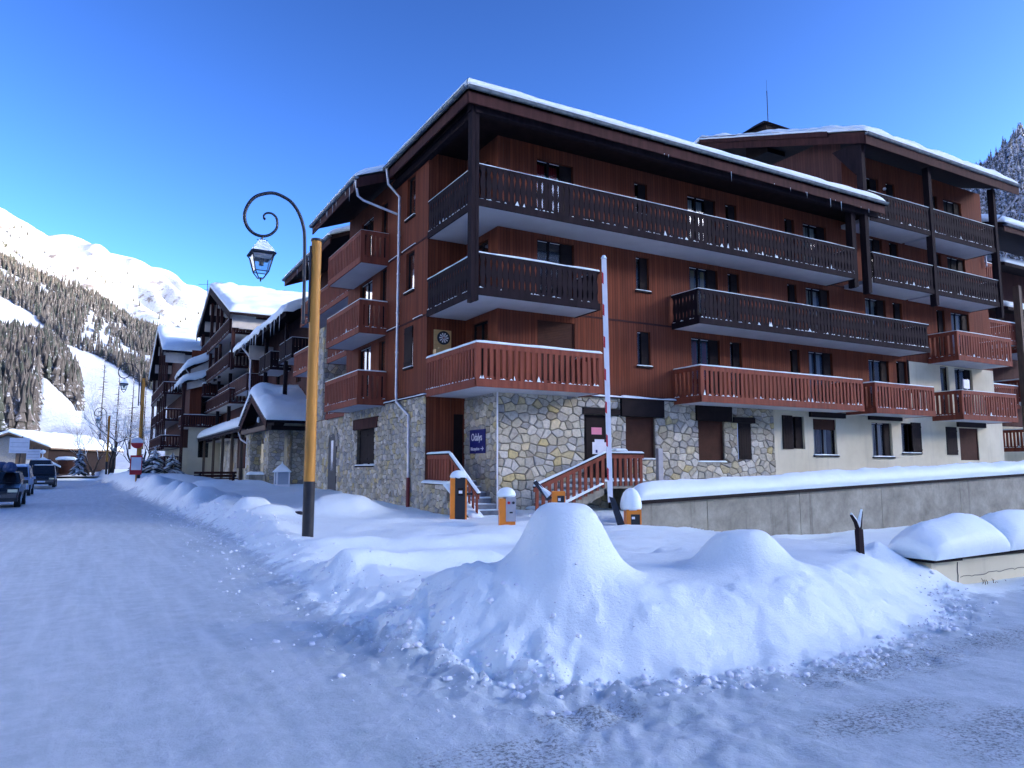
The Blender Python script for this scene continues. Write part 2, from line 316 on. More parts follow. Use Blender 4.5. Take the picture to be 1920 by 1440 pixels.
def stonework(parent,F,a0,a1,z0,z1,ops,sx,sz,seed,depth=.055,budget=120,gap=.007,round_=.62,back=True,label=None):
    w_=wall(parent,'stone_wall',F,a0,a1,z0,z1,ops,'mortar',label=label) if back else parent
    ps=stone_polys(a0,a1,z0,z1,ops,sx,sz,seed,round_); ps.sort(key=lambda q:-q[1]); rs=random.Random(seed+1)
    rest=MB(); rt=[]
    for k,(po,ar) in enumerate(ps):
        b=inset(po,gap*rs.uniform(.7,1.5)); 
        if not b: continue
        mid=inset(b,.006) or b; top=inset(b,.028) or inset(b,.015) or mid
        dp=depth*rs.uniform(.6,1.3); vs=[F(x,0.001,z) for x,z in b]+[F(x,dp*.72,z) for x,z in mid]+[F(x,dp+rs.uniform(-.004,.004),z) for x,z in top]
        nb,nm,ntp=len(b),len(mid),len(top); fs=[]
        def bridge(s0,n0,s1,n1,A,B):
            # connect two rings of different length by nearest index
            if n0==n1: 
                for i in range(n0): fs.append((s0+i,s0+(i+1)%n0,s1+(i+1)%n1,s1+i))
            else:
                m=[min(range(n1),key=lambda j:(A[i][0]-B[j][0])**2+(A[i][1]-B[j][1])**2) for i in range(n0)]
                for i in range(n0):
                    j0,j1=m[i],m[(i+1)%n0]
                    if j0==j1: fs.append((s0+i,s0+(i+1)%n0,s1+j0))
                    else: fs.append((s0+i,s0+(i+1)%n0,s1+j1,s1+j0))
        bridge(0,nb,nb,nm,b,mid); bridge(nb,nm,nb+nm,ntp,mid,top); fs.append(tuple(range(nb+nm,nb+nm+ntp)))
        tone=rs.random()
        if k<budget:
            mb=MB(); mb.add(vs,fs); me=mb.mesh('stone','stone',off=vs[0],tone=tone); link('stone',me,w_,vs[0])
        else: rest.add(vs,fs); rt+=[tone]*len(vs)
    if rest.f: rest.build('small_stones','stone',w_,kind='stuff',tone=rt)
    return w_
def vnoise(x,y,seed=0):
    x=np.asarray(x,float); y=np.asarray(y,float); xi=np.floor(x).astype(np.int64); yi=np.floor(y).astype(np.int64); fx=x-xi; fy=y-yi
    fx=fx*fx*(3-2*fx); fy=fy*fy*(3-2*fy)
    def h(a,b):
        n=(a*374761393+b*668265263+seed*982451653)&0x7fffffff; n=((n^(n>>13))*1274126177)&0x7fffffff; return ((n^(n>>16))&0xffff)/65535.
    return (h(xi,yi)*(1-fx)+h(xi+1,yi)*fx)*(1-fy)+(h(xi,yi+1)*(1-fx)+h(xi+1,yi+1)*fx)*fy
def fbm(x,y,oc=4,seed=0,g=.5):
    s=0;a=1;t=0
    for i in range(oc): s=s+a*vnoise(x*2**i,y*2**i,seed+i*17); t+=a; a*=g
    return s/t-.5
def snow_patch(name,c,T,parent=None,free=(1,1,1,1),Rr=None,res=.15,lump=.25,mat='snow',seed=1,droop=0,nseed=0,**kw):
    """snow lying on the four-cornered patch c (c00,c10,c11,c01); free = which edges are open (v0,u1,v1,u0)"""
    c=[np.array(p,float) for p in c]; Lu=max(np.linalg.norm(c[1]-c[0]),np.linalg.norm(c[2]-c[3])); Lv=max(np.linalg.norm(c[3]-c[0]),np.linalg.norm(c[2]-c[1])); Rr=Rr or T
    def ticks(L,f0,f1):
        n=max(2,int(L/res)); t=list(np.linspace(0,L,n+1))
        if f0: t+=[min(L*.49,Rr*k) for k in (.02,.08,.2,.4,.7)]
        if f1: t+=[L-min(L*.49,Rr*k) for k in (.02,.08,.2,.4,.7)]
        t=sorted(t); r=[t[0]]
        for q in t[1:]:
            if q-r[-1]>min(.004,L*.004): r.append(q)
        return np.array(r)
    U=ticks(Lu,free[3],free[1]); V=ticks(Lv,free[0],free[2]); uu,vv=np.meshgrid(U,V)
    a=uu/Lu; b=vv/Lv; P=((1-a)*(1-b))[...,None]*c[0]+(a*(1-b))[...,None]*c[1]+(a*b)[...,None]*c[2]+((1-a)*b)[...,None]*c[3]
    d=np.full(uu.shape,1e9)
    if free[0]: d=np.minimum(d,vv)
    if free[2]: d=np.minimum(d,Lv-vv)
    if free[3]: d=np.minimum(d,uu)
    if free[1]: d=np.minimum(d,Lu-uu)
    du=np.full(uu.shape,1e9); dv=du.copy()
    if free[3]: du=np.minimum(du,uu)
    if free[1]: du=np.minimum(du,Lu-uu)
    if free[0]: dv=np.minimum(dv,vv)
    if free[2]: dv=np.minimum(dv,Lv-vv)
    qu=np.clip(du/Rr,0,1); qv=np.clip(dv/Rr,0,1); pu=np.sqrt(np.clip(1-(1-qu)**2,0,1)); pv=np.sqrt(np.clip(1-(1-qv)**2,0,1)); prof=pu*pv; q=np.minimum(qu,qv)
    if min(U.shape[0],V.shape[0])<1: return
    n=fbm(P[...,0]*1.1+3*seed,P[...,1]*1.1+P[...,2]*.7,4,seed)
    h=T*prof*(1+lump*2*n); P[...,2]+=h
    # bulge outwards a little at mid height of the edge
    cu=(c[1]-c[0]+c[2]-c[3]); cu/=np.linalg.norm(cu); cv=(c[3]-c[0]+c[2]-c[1]); cv/=np.linalg.norm(cv); blu=T*.22*(1-qu)*np.sin(pu*pi)*pv; blv=T*.22*(1-qv)*np.sin(pv*pi)*pu
    bu=np.where(uu<=du+1e-6,-1,1); bv=np.where(vv<=dv+1e-6,-1,1)
    P=P+(blu*bu)[...,None]*cu+(blv*bv)[...,None]*cv
    if droop:
        P[...,2]-=droop*(1-q)**2*(.5+fbm(P[...,0]*2.5,P[...,1]*2.5,3,seed+9)*1.2)
    ny,nx=uu.shape; mb=MB(); vs=P.reshape(-1,3); idx=np.arange(nx*ny).reshape(ny,nx)
    fs=np.stack([idx[:-1,:-1],idx[:-1,1:],idx[1:,1:],idx[1:,:-1]],-1).reshape(-1,4)
    mb.v=[tuple(p) for p in vs]; mb.f=[tuple(int(i) for i in f) for f in fs]; mb.m=[0]*len(mb.f)
    return mb.build(name,mat,parent,smooth='all',fix=True,**kw)
def cord(a,b,w,T,name,parent,seed=0,**kw):
    """thin snow strip on a rail from a to b"""
    a=Vector(a);b=Vector(b); d=(b-a); L=d.length; d.normalize(); s=d.cross(Vector((0,0,1))).normalized()*w/2
    return snow_patch(name,(a-s,b-s,b+s,a+s),T,parent,res=.25,lump=.5,seed=seed+1,**kw)
# ------------------------------------------------------------ ground
EDGE=[(-40,2.6),(3.5,2.9),(5,2.6),(7,2.15),(10,2.3),(18.4,2.8),(30,2.5),(54,1.9),(90,1.2),(140,.5)]
FOOT=[(2.6,7.4),(2.5,6.4),(2.85,5.4),(3.25,4.85),(4.2,4.5),(5.5,4.3),(6.3,4.35),(7.4,4.7),(8.4,5.0),(9.1,5.5),(9.7,6.0),(10.3,6.6),(10.2,7.8),(9.0,8.7),(6.5,8.9),(4.5,8.5),(3.2,8.2)]
def edge_x(y): return np.interp(y,[p[0] for p in EDGE],[p[1] for p in EDGE])
def sdpoly(x,y,P):
    d=np.full(x.shape,1e9); ins=np.zeros(x.shape,bool); n=len(P)
    for i in range(n):
        ax,ay=P[i];bx,by=P[(i+1)%n]; ex,ey=bx-ax,by-ay; t=np.clip(((x-ax)*ex+(y-ay)*ey)/(ex*ex+ey*ey),0,1)
        d=np.minimum(d,np.hypot(x-ax-t*ex,y-ay-t*ey)); c=((ay>y)!=(by>y))&(x<(bx-ax)*(y-ay)/(by-ay+1e-12)+ax); ins^=c
    return np.where(ins,d,-d)
def sm(a,b,x): t=np.clip((x-a)/(b-a),0,1); return t*t*(3-2*t)
MND=[(6.53,21.62,0.8,0.83,0.75,0.3),(4.08,22.05,1.07,0.39,0.9,0.3),(4.43,21.08,0.76,0.44,0.7,0.29),(4.27,25.43,0.88,0.61,1.1,0.33),(3.78,30.28,1.29,0.46,1.3,0.46),(3.43,32.8,1.27,0.43,1.0,0.57),(3.14,36.42,1.35,0.52,1.5,0.63),(5.38,39.78,1.38,0.8,1.2,0.64),(3.33,45.56,1.38,0.89,1.8,0.66),(2.53,49.5,1.27,0.79,2.0,0.67),(7.34,40.99,1.25,0.84,0.9,0.64),(5.68,56.94,1.46,1.5,2.0,0.69),(4.48,66.86,1.53,1.95,3.0,0.73),(2.45,74.98,1.23,1.91,3.0,0.77),(7.61,31.64,0.86,0.67,0.8,0.52),(4.75,30.93,0.99,0.48,0.9,0.49)]
MOUNDS=[(x_,y_,max(.15,(z_-t_)*(.95 if i_==0 else .5)),r_*1.25,r_*a_*1.2,0) for i_,(x_,y_,z_,r_,a_,t_) in enumerate(MND)]
def gz(x,y,detail=True):
    x=np.asarray(x,float); y=np.asarray(y,float); e=edge_x(y); s=x-e
    off=sm(.0,1.2,s)
    base=np.interp(y,[0,8,12,16,20,28,34,60,100],[.03,.07,.12,.2,.28,.36,.62,.7,.9])
    base=base*off*sm(5.2,8.5,y)
    # open dip in front of the garage wall
    dip=sm(12.0,16.5,x)*sm(20.3,14,y)*sm(5.5,8.5,y); base=base*(1-dip)-.55*dip
    base=base-.25*sm(9.5,12,x)*sm(7.6,6.0,y)*sm(5,6,y)
    z=base.copy()
    lf=fbm(x*.55,y*.55,4,3); z+=off*lf*.26*sm(5,8,y)*(1-.3*sm(8.5,9.6,x))
    z+=off*fbm(x*.35,y*1.5,4,8)*.22*sm(7.5,9,y)*sm(26,18,y)
    # ploughed windrow along the street
    wr=np.exp(-((s-.75)/.55)**2)*(.20+.22*fbm(x*.3+5,y*.45,3,21))*sm(8.5,11,y); z+=np.clip(wr,0,1)*(1+.5*sm(25,60,y))
    rd=sdpoly(x,y,FOOT); wob=.28*fbm(x*1.3,y*1.3,3,31); b=sm(-.08,1.05,rd+wob); z=np.maximum(z,0)*(1-b)*(dip<.5)+z*(1-b)*(dip>=.5)+b*(.52+.10*fbm(x*.8,y*.8,3,5))
    flute=np.clip(rd,0,1.2); z+=b*(1-sm(.4,1.1,rd))*fbm(x*2.4+y*1.4,y*.8-x*.5,3,41)*.20
    bs_=b*(1-sm(.55,1.5,rd)); z+=bs_*(fbm(x*2.6,y*2.6,4,43)*.15+np.abs(fbm(x*4.2,y*4.2,5,47))*.17-.03+fbm(x*11,y*11,3,48)*.05); z+=b*sm(.5,1.2,rd)*fbm(x*1.7,y*1.7,3,49)*.07
    # small heap left of the bank
    z+=.22/(1+(np.hypot((x-2.95)/.55,(y-6.5)/.7))**4)
    r1=np.hypot(x-4.12,(y-6.2)); z+=.74/(1+(r1/.44)**4.6)
    r2=np.hypot(x-6.36,y-6.05); z+=.43/(1+(r2/.45)**4.6)
    z+=.33/(1+(np.hypot((x-9.72)/.5,(y-6.35)/.5))**4)
    z+=sm(7.8,9,y)*sm(19,15,y)*sm(2.6,3.6,x)*sm(12,9,x)*(fbm(x*.45,y*1.1,4,57)*.30)
    z+=.36*np.exp(-(np.hypot((x-4.2)/1.5,(y-8.9)/.35))**2)*0+.30*np.exp(-(((y-10.4-.10*(x-4)-.5*fbm(x*.6,y*.0+3,2,5))/.34)**2))*sm(2.6,3.2,x)*sm(6.8,5.0,x)
    z+=.24*np.exp(-(((y-13.3-.1*(x-4)-.6*fbm(x*.5,y*0+7,2,6))/.45)**2))*sm(3,4,x)*sm(9,7,x)
    for mx,my,h,rx,ry,_ in MOUNDS:
        r=np.hypot((x-mx)/rx,(y-my)/ry); z+=h/(1+r**4.5)*(1+.5*fbm(x*1.4,y*1.4,2,int(mx*7)))
    # right: low bank under the white wall
    z+=.16*sm(10.6,11.6,x)*np.exp(-((y-5.3)/.5)**2)
    z+=(1-off)*(fbm(x*2.6,y*.13,3,15)*.035+fbm(x*1.1+2,y*.3,3,16)*.03)*sm(120,60,y)
    if detail:
        rough=np.exp(-((s-.35)/.8)**2)*sm(2,4,y)*sm(50,25,y)+.8*np.exp(-((rd+.15)/.45)**2)
        z+=rough*(fbm(x*5,y*5,4,51)*.15+np.clip(fbm(x*11,y*11,2,61),0,1)*.05)
        z+=fbm(x*9,y*9,3,71)*.012+.010*fbm(x*26,y*26,2,77)*(1-b)
    bk=sm(9.2,9.7,x)*sm(23.5,22.0,y)*sm(18.9,19.4,y)*sm(11.3,11.0,x); z=z*(1-bk)+.02*bk
    return z
def ground():
    az=[-180]
    while az[-1]<180: a=az[-1]; az.append(a+(.24 if -9<a<69 else (1.0 if -25<a<85 else 5)))
    az=np.radians(np.array(az)); r=[.4]
    while r[-1]<150: r.append(r[-1]*(1.05 if r[-1]<2.2 else (1.0085 if r[-1]<24 else 1.014)))
    r=np.array(r); A,Rr=np.meshgrid(az,r); X=Rr*np.sin(A); Y=Rr*np.cos(A); Z=gz(X,Y)
    Z=np.where(Rr>110,np.maximum(Z,0)+ (Rr-110)*.02,Z)
    ny,nx=X.shape; idx=np.arange(nx*ny).reshape(ny,nx); fs=np.stack([idx[:-1,:-1],idx[1:,:-1],idx[1:,1:],idx[:-1,1:]],-1).reshape(-1,4)
    V=np.stack([X,Y,Z],-1).reshape(-1,3); cx=V[fs].mean(1); e=edge_x(cx[:,1]); rd=sdpoly(cx[:,0],cx[:,1],FOOT)
    wobx=fbm(cx[:,0]*1.2,cx[:,1]*1.2,4,91)*.9
    road=((cx[:,0]<e+.15+wobx)|((cx[:,1]<5.6+.3*wobx)&(rd<-.02)))&(rd<.0)&(cx[:,1]<104)
    ev=edge_x(Y.ravel()); rdv=sdpoly(X.ravel(),Y.ravel(),FOOT); d1=np.maximum(ev+.3-X.ravel(),np.minimum(5.5-Y.ravel(),-rdv)); d1=np.minimum(d1,-rdv+.1)
    PK=sm(-.55,.75,d1)*sm(118,104,Y.ravel())
    def mkm(name,mask,mat):
        f=fs[mask]; u,inv=np.unique(f,return_inverse=True); me=bpy.data.meshes.new(name); n=len(f)
        me.vertices.add(len(u)); me.vertices.foreach_set('co',V[u].ravel()); me.loops.add(n*4); me.loops.foreach_set('vertex_index',inv.ravel().astype(np.int32)); me.polygons.add(n)
        me.polygons.foreach_set('loop_start',np.arange(n,dtype=np.int32)*4); me.polygons.foreach_set('loop_total',np.full(n,4,dtype=np.int32)); me.update(calc_edges=True); me.validate()
        me.polygons.foreach_set('use_smooth',[True]*len(me.polygons)); a_=me.attributes.new('packed','FLOAT','POINT'); a_.data.foreach_set('value',PK[u].astype(np.float32)); me.materials.append(M[mat]); return link(name,me,kind='structure')
    mkm('road',road,'road'); mkm('snowy_ground',~road,'road')
    # loose clods of ploughed snow
    mb=MB(); n=0; rs=random.Random(5)
    g_=1.618; iv=[(-1,g_,0),(1,g_,0),(-1,-g_,0),(1,-g_,0),(0,-1,g_),(0,1,g_),(0,-1,-g_),(0,1,-g_),(g_,0,-1),(g_,0,1),(-g_,0,-1),(-g_,0,1)]; ico=[tuple(c/1.9 for c in p) for p in iv]
    fi=[(0,11,5),(0,5,1),(0,1,7),(0,7,10),(0,10,11),(1,5,9),(5,11,4),(11,10,2),(10,7,6),(7,1,8),(3,9,4),(3,4,2),(3,2,6),(3,6,8),(3,8,9),(4,9,5),(2,4,11),(6,2,10),(8,6,7),(9,8,1)]
    pts=[]
    for k in range(5200):
        if k%3: 
            y=rs.uniform(4.2,30)**1.0; x=float(edge_x(y))+rs.gauss(.35,.55)
        else:
            i=rs.randrange(0,10); a,b=FOOT[i],FOOT[i+1]; t=rs.random(); x=a[0]+t*(b[0]-a[0])+rs.gauss(0,.18); y=a[1]+t*(b[1]-a[1])-abs(rs.gauss(.05,.22))
        if y<3.2: continue
        pts.append((x,y,min(.038,rs.paretovariate(1.9)*.005)))
    xs=np.array([p[0] for p in pts]); ys=np.array([p[1] for p in pts]); zs=gz(xs,ys)
    for (x,y,s),z in zip(pts,zs):
        a=rs.random()*6.28; ca,sa=math.cos(a)*s,math.sin(a)*s; j=[rs.uniform(.7,1.3) for _ in ico]
        mb.add([(x+(p[0]*ca-p[1]*sa)*q,y+(p[0]*sa+p[1]*ca)*q,z+p[2]*s*.7*q+s*.15) for p,q in zip(ico,j)],fi)
    mb.build('snow_clods','rough_snow',smooth='all',kind='stuff',label='loose clods of ploughed snow along the street edge and bank foot',cat='snow')
ground()
# ------------------------------------------------------------ mountains

def polar(name,azs,rs_,table,rockf=None,nz=0,seed=0,streak=0):
    """heightfield in polar cells; table = list of (r,[(az,slope)...])"""
    A,Rr=np.meshgrid(np.radians(azs),rs_); T=np.stack([np.interp(np.degrees(A[0]),[p[0] for p in row],[p[1] for p in row]) for _,row in table]); rk=[t[0] for t in table]
    H=np.zeros_like(A)
    for j in range(A.shape[1]): H[:,j]=np.interp(Rr[:,j],rk,T[:,j]*np.array(rk))
    X=Rr*np.sin(A); Y=Rr*np.cos(A)
    if nz: cr=1-.85*sm(1700,1980,Rr)*(streak>0); H+=(fbm(X/90,Y/90,5,seed)*nz*sm(350,1000,Rr)+fbm(X/400,Y/400,3,seed+3)*nz*1.2*sm(800,1500,Rr))*cr
    if streak:
        k=sm(1050,1500,Rr)*sm(1970,1780,Rr)
        q=(Rr*.72+X*.75)/165+fbm(X/420,Y/420,3,seed+5)*2.6; H+=k*streak*(.5+.5*np.cos(q*2*pi))
        q2=(Rr*.5+X*.9)/70+fbm(X/200,Y/200,3,seed+8)*2.5; H+=k*streak*.16*np.cos(q2*2*pi)
    return X,Y,H
def gridobj(name,X,Y,H,mat,rock=None,kind='structure'):
    ny,nx=X.shape; idx=np.arange(nx*ny).reshape(ny,nx); fs=np.stack([idx[:-1,:-1],idx[1:,:-1],idx[1:,1:],idx[:-1,1:]],-1).reshape(-1,4)
    me=bpy.data.meshes.new(name); V=np.stack([X,Y,H],-1).reshape(-1,3); n=len(fs); me.vertices.add(len(V)); me.vertices.foreach_set('co',V.ravel()); me.loops.add(n*4); me.loops.foreach_set('vertex_index',fs.ravel().astype(np.int32)); me.polygons.add(n)
    me.polygons.foreach_set('loop_start',np.arange(n,dtype=np.int32)*4); me.polygons.foreach_set('loop_total',np.full(n,4,dtype=np.int32)); me.update(calc_edges=True); me.polygons.foreach_set('use_smooth',[True]*n)
    if rock is not None: a=me.attributes.new('rock','FLOAT','POINT'); a.data.foreach_set('value',rock.ravel().astype(np.float32))
    me.materials.append(M[mat]); return link(name,me,kind=kind)
flat=lambda v:[(-180,v),(180,v)]
LT=[(120,flat(.004)),(200,[(-30,.04),(-5,.03),(4,.022),(15,.02),(30,0)]),
 (300,[(-30,.12),(-5.2,.046),(-.8,.048),(4,.045),(15,.04),(30,0)]),
 (450,[(-30,.25),(-5.6,.118),(-3,.128),(-1.4,.090),(-.8,.066),(4,.058),(15,.05),(30,.0)]),
 (600,[(-30,.27),(-5.6,.150),(-3,.142),(-1,.108),(4,.083),(15,.07),(30,.0)]),
 (800,[(-30,.29),(-5.7,.168),(-1.1,.142),(3.8,.116),(15,.09),(30,.01)]),
 (1100,[(-30,.33),(-6,.232),(-4.1,.218),(-.7,.200),(2,.172),(6.1,.157),(15,.118),(30,.03)]),
 (1350,[(-30,.33),(-6,.236),(-4.1,.222),(-.7,.205),(2,.180),(6.1,.160),(15,.12),(30,.03)]),
 (2000,[(-30,.40),(-10,.305),(-6.1,.283),(-4,.275),(-1.8,.261),(.1,.261),(1.7,.258),(3.5,.245),(6.7,.213),(15,.165),(30,.06)]),
 (2300,[(-30,.30),(-6,.22),(7,.15),(30,.03)]),(3200,flat(.0))]
azl=np.concatenate([np.linspace(-30,-8,30),np.linspace(-7.8,10,260),np.linspace(10.5,30,30)]); rl=np.concatenate([np.linspace(120,700,90),np.linspace(706,2100,250),np.linspace(2120,3200,20)])
XM,YM,HM=polar('m',azl,rl,LT,nz=12,seed=2,streak=44)
rr_=np.hypot(XM,YM); HM=HM+fbm(XM/14,YM/14,4,77)*2.2*sm(160,260,rr_)*sm(900,600,rr_)
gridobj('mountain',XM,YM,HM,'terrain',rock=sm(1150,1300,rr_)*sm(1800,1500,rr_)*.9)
RT=[(160,flat(0)),(300,[(30,0),(45,.02),(60,.06),(120,.05),(160,.05)]),(500,[(28,0),(45,.05),(55,.16),(60,.20),(65.5,.24),(70,.16),(92,.12),(119,.08),(124,.14),(160,.16)]),
 (760,[(28,0),(40,.10),(48,.18),(55,.25),(60,.315),(62.4,.338),(63,.342),(64,.360),(65,.376),(65.6,.380),(68,.34),(72,.26),(90,.24),(110,.2),(119,.20),(122,.22),(126,.27),(160,.28)]),
 (870,[(26,0),(32,.26),(36,.31),(60,.335),(70,.335),(108,.32),(112,.24),(119.2,.255),(119.9,.286),(121.6,.290),(122.6,.308),(124,.33),(128,.345),(160,.34)]),(1150,[(24,0),(36,.22),(60,.26),(108,.25),(112,.18),(121,.2),(126,.26),(160,.26)]),(1500,flat(0))]
azr=np.concatenate([np.linspace(24,58,40),np.linspace(58.5,68,60),np.linspace(69,160,180)]); rr2=np.linspace(160,1500,120)
XR,YR,HR=polar('r',azr,rr2,RT); HR=HR+fbm(XR/60,YR/60,4,13)*8*sm(250,400,np.hypot(XR,YR))
gridobj('hillside_and_added_shade_ridge',XR,YR,HR,'terrain')  # visible knoll plus unseen ridge, its crest and gap shaped to shade the street
azw=np.linspace(-202,-30,120); rw_=np.linspace(240,2600,60)
XW2,YW2,HW=polar('w',azw,rw_,[(240,flat(.0)),(500,[(-205,.02),(-150,.10),(-90,.14),(-30,.20)]),(1100,[(-205,.10),(-150,.24),(-90,.30),(-60,.32),(-30,.33)]),(1900,[(-205,.16),(-150,.34),(-110,.40),(-60,.42),(-30,.41)]),(2300,flat(.25)),(2600,flat(0))],nz=40,seed=5)
gridobj('added_bounce_slopes',XW2,YW2,HW,'terrain')  # unseen sunlit slopes behind the camera, added to bounce light onto the facades
gx,gy=np.meshgrid(np.concatenate([np.linspace(-4000,-160,12),np.linspace(-150,150,7),np.linspace(160,4000,12)]),np.concatenate([np.linspace(-4000,-160,12),np.linspace(-150,150,7),np.linspace(160,4000,12)]))
gridobj('valley_floor',gx,gy,np.full(gx.shape,-1.6)-np.where(np.hypot(gx,gy)<200,1.0,0),'terrain')
def terr_h(X,Y,H,azs,rads,az,r):
    i=np.clip(np.searchsorted(azs,az)-1,0,len(azs)-2); j=np.clip(np.searchsorted(rads,r)-1,0,len(rads)-2)
    return H[j,i]
def forest(name,az_r_list,mat,label,hmin,hmax,wr,seed,tiers=3,azs=azl,rads=rl,H=HM):
    rs=random.Random(seed); V=[];Fc=[]
    for az,r in az_r_list:
        z=float(terr_h(None,None,H,azs,rads,az,r)); x=r*math.sin(R(az)); y=r*math.cos(R(az)); h=rs.uniform(hmin,hmax); w=h*wr*rs.uniform(.7,1.3); n=6
        for k in range(tiers):
            z0=z+h*(.10+.80*k/tiers)-.5; z1=z+h*(.10+.80*(k+1.7)/tiers) if k<tiers-1 else z+h; rad=w*(1-k/tiers)**.8+.12; b=len(V)
            for q in range(n): a=2*pi*(q+rs.random()*.6)/n; rr=rad*rs.uniform(.65,1.25); V.append((x+rr*math.cos(a),y+rr*math.sin(a),z0-rs.uniform(0,.5)))
            V.append((x+rs.uniform(-.15,.15),y+rs.uniform(-.15,.15),z1)); Fc+=[(b+q,b+(q+1)%n,b+n) for q in range(n)]
    me=bpy.data.meshes.new(name); me.from_pydata(V,[],Fc); me.materials.append(M[mat]); o=link(name,me,kind='stuff',label=label,cat='forest'); return o
rs=random.Random(3)
def scat(n,f,rmin,rmax,amin,amax,seed):
    rs=random.Random(seed); out=[]; k=0
    while len(out)<n and k<n*30:
        k+=1; r=math.sqrt(rs.uniform(rmin**2,rmax**2)); a=rs.uniform(amin,amax)
        if rs.random()<f(a,r): out.append((a,r))
    return out
cl=lambda a,r,s:float(fbm(np.array(a*r*.017/55.),np.array(r/85.),3,s))
def f_sh(a,r):   # shoulder forest
    top=1130+float(np.interp(a,[-6,-3,0,3,7],[10,-10,20,10,0])); lo=float(np.interp(a,[-6,-4,-2,0,2,4,7,15],[900,880,800,790,700,640,600,600]))
    if not lo<r<top: return 0
    return 1.0 if cl(a,r,5)>-.13 else .12
forest('larch_forest',scat(6800,f_sh,580,1150,-7,13,1),'larch','grey brown larch forest covering the mountain shoulder below the snow ridge',8,16,.15,1)
forest('spruce_forest',scat(1800,f_sh,580,1150,-7,13,2),'needle','dark spruces scattered among the larches on the mountain shoulder',8,16,.14,2)
def f_front(a,r):
    if a<-3.4 and 285<r<=400: return .9
    if a<-1.0 and 400<r<640: 
        if -4.3<a<-3.6 and r<560: return .25
        return .95 if r<float(np.interp(a,[-6,-3,-1.3,-.8],[560,620,560,480])) else 0
    return 0
forest('hill_wood',scat(1700,f_front,285,640,-7,-.8,4),'larch','nearer brown larch wood on the knoll above the far street end',10,17,.2,4,tiers=4)
forest('dark_hill_wood',scat(500,f_front,285,640,-7,-.8,5),'needle','dark spruces mixed in the nearer knoll wood at left',10,18,.18,5,tiers=4)
forest('frosted_forest',scat(5200,lambda a,r:1.0,430,860,54,78,7),'frost','snow frosted conifers covering the steep hillside behind the right block',12,22,.16,7,tiers=6,azs=azr,rads=rr2,H=HR)
forest('ridge_trees',scat(160,lambda a,r:1.0,1140,1500,-6,7,9),'needle','sparse small conifers dotted on the snow above the tree line',6,11,.2,9)

# ------------------------------------------------------------ building parts
def baluster_mesh(kind,h):
    mb=MB()
    if kind=='carved':
        w=.094; T=[(0,w),(.08,w),(.16,.068),(.30,.066),(.42,w*.98),(.50,w),(.56,w*.95),(.66,.078),(.78,.055),(.86,.070),(.93,w),(1,w)]
        poly=[(-q,t*h) for t,q in T]+[(q,t*h) for t,q in reversed(T)]
        # triangulated as quads strip so the outline stays exact
        n=len(T)
        for y0,y1 in ((-.013,.013),):
            vs=[(-q,y0,t*h) for t,q in T]+[(q,y0,t*h) for t,q in T]+[(-q,y1,t*h) for t,q in T]+[(q,y1,t*h) for t,q in T]; fs=[]
            for i in range(n-1): fs+=[(i,n+i,n+i+1,i+1),(2*n+i,3*n+i,3*n+i+1,2*n+i+1),(i,i+1,2*n+i+1,2*n+i),(n+i,n+i+1,3*n+i+1,3*n+i)]
            mb.add(vs,fs)
        return mb.mesh('carved_baluster','dark')
    w=.06; mb.box(-w,-.014,0,w,.014,h); return mb
BAL={}
def get_bal(kind,col,h):
    k=(kind,col,round(h,2))
    if k not in BAL:
        r=baluster_mesh(kind,h); BAL[k]=r if kind=='carved' else r.mesh('plain_baluster',col)
    return BAL[k]
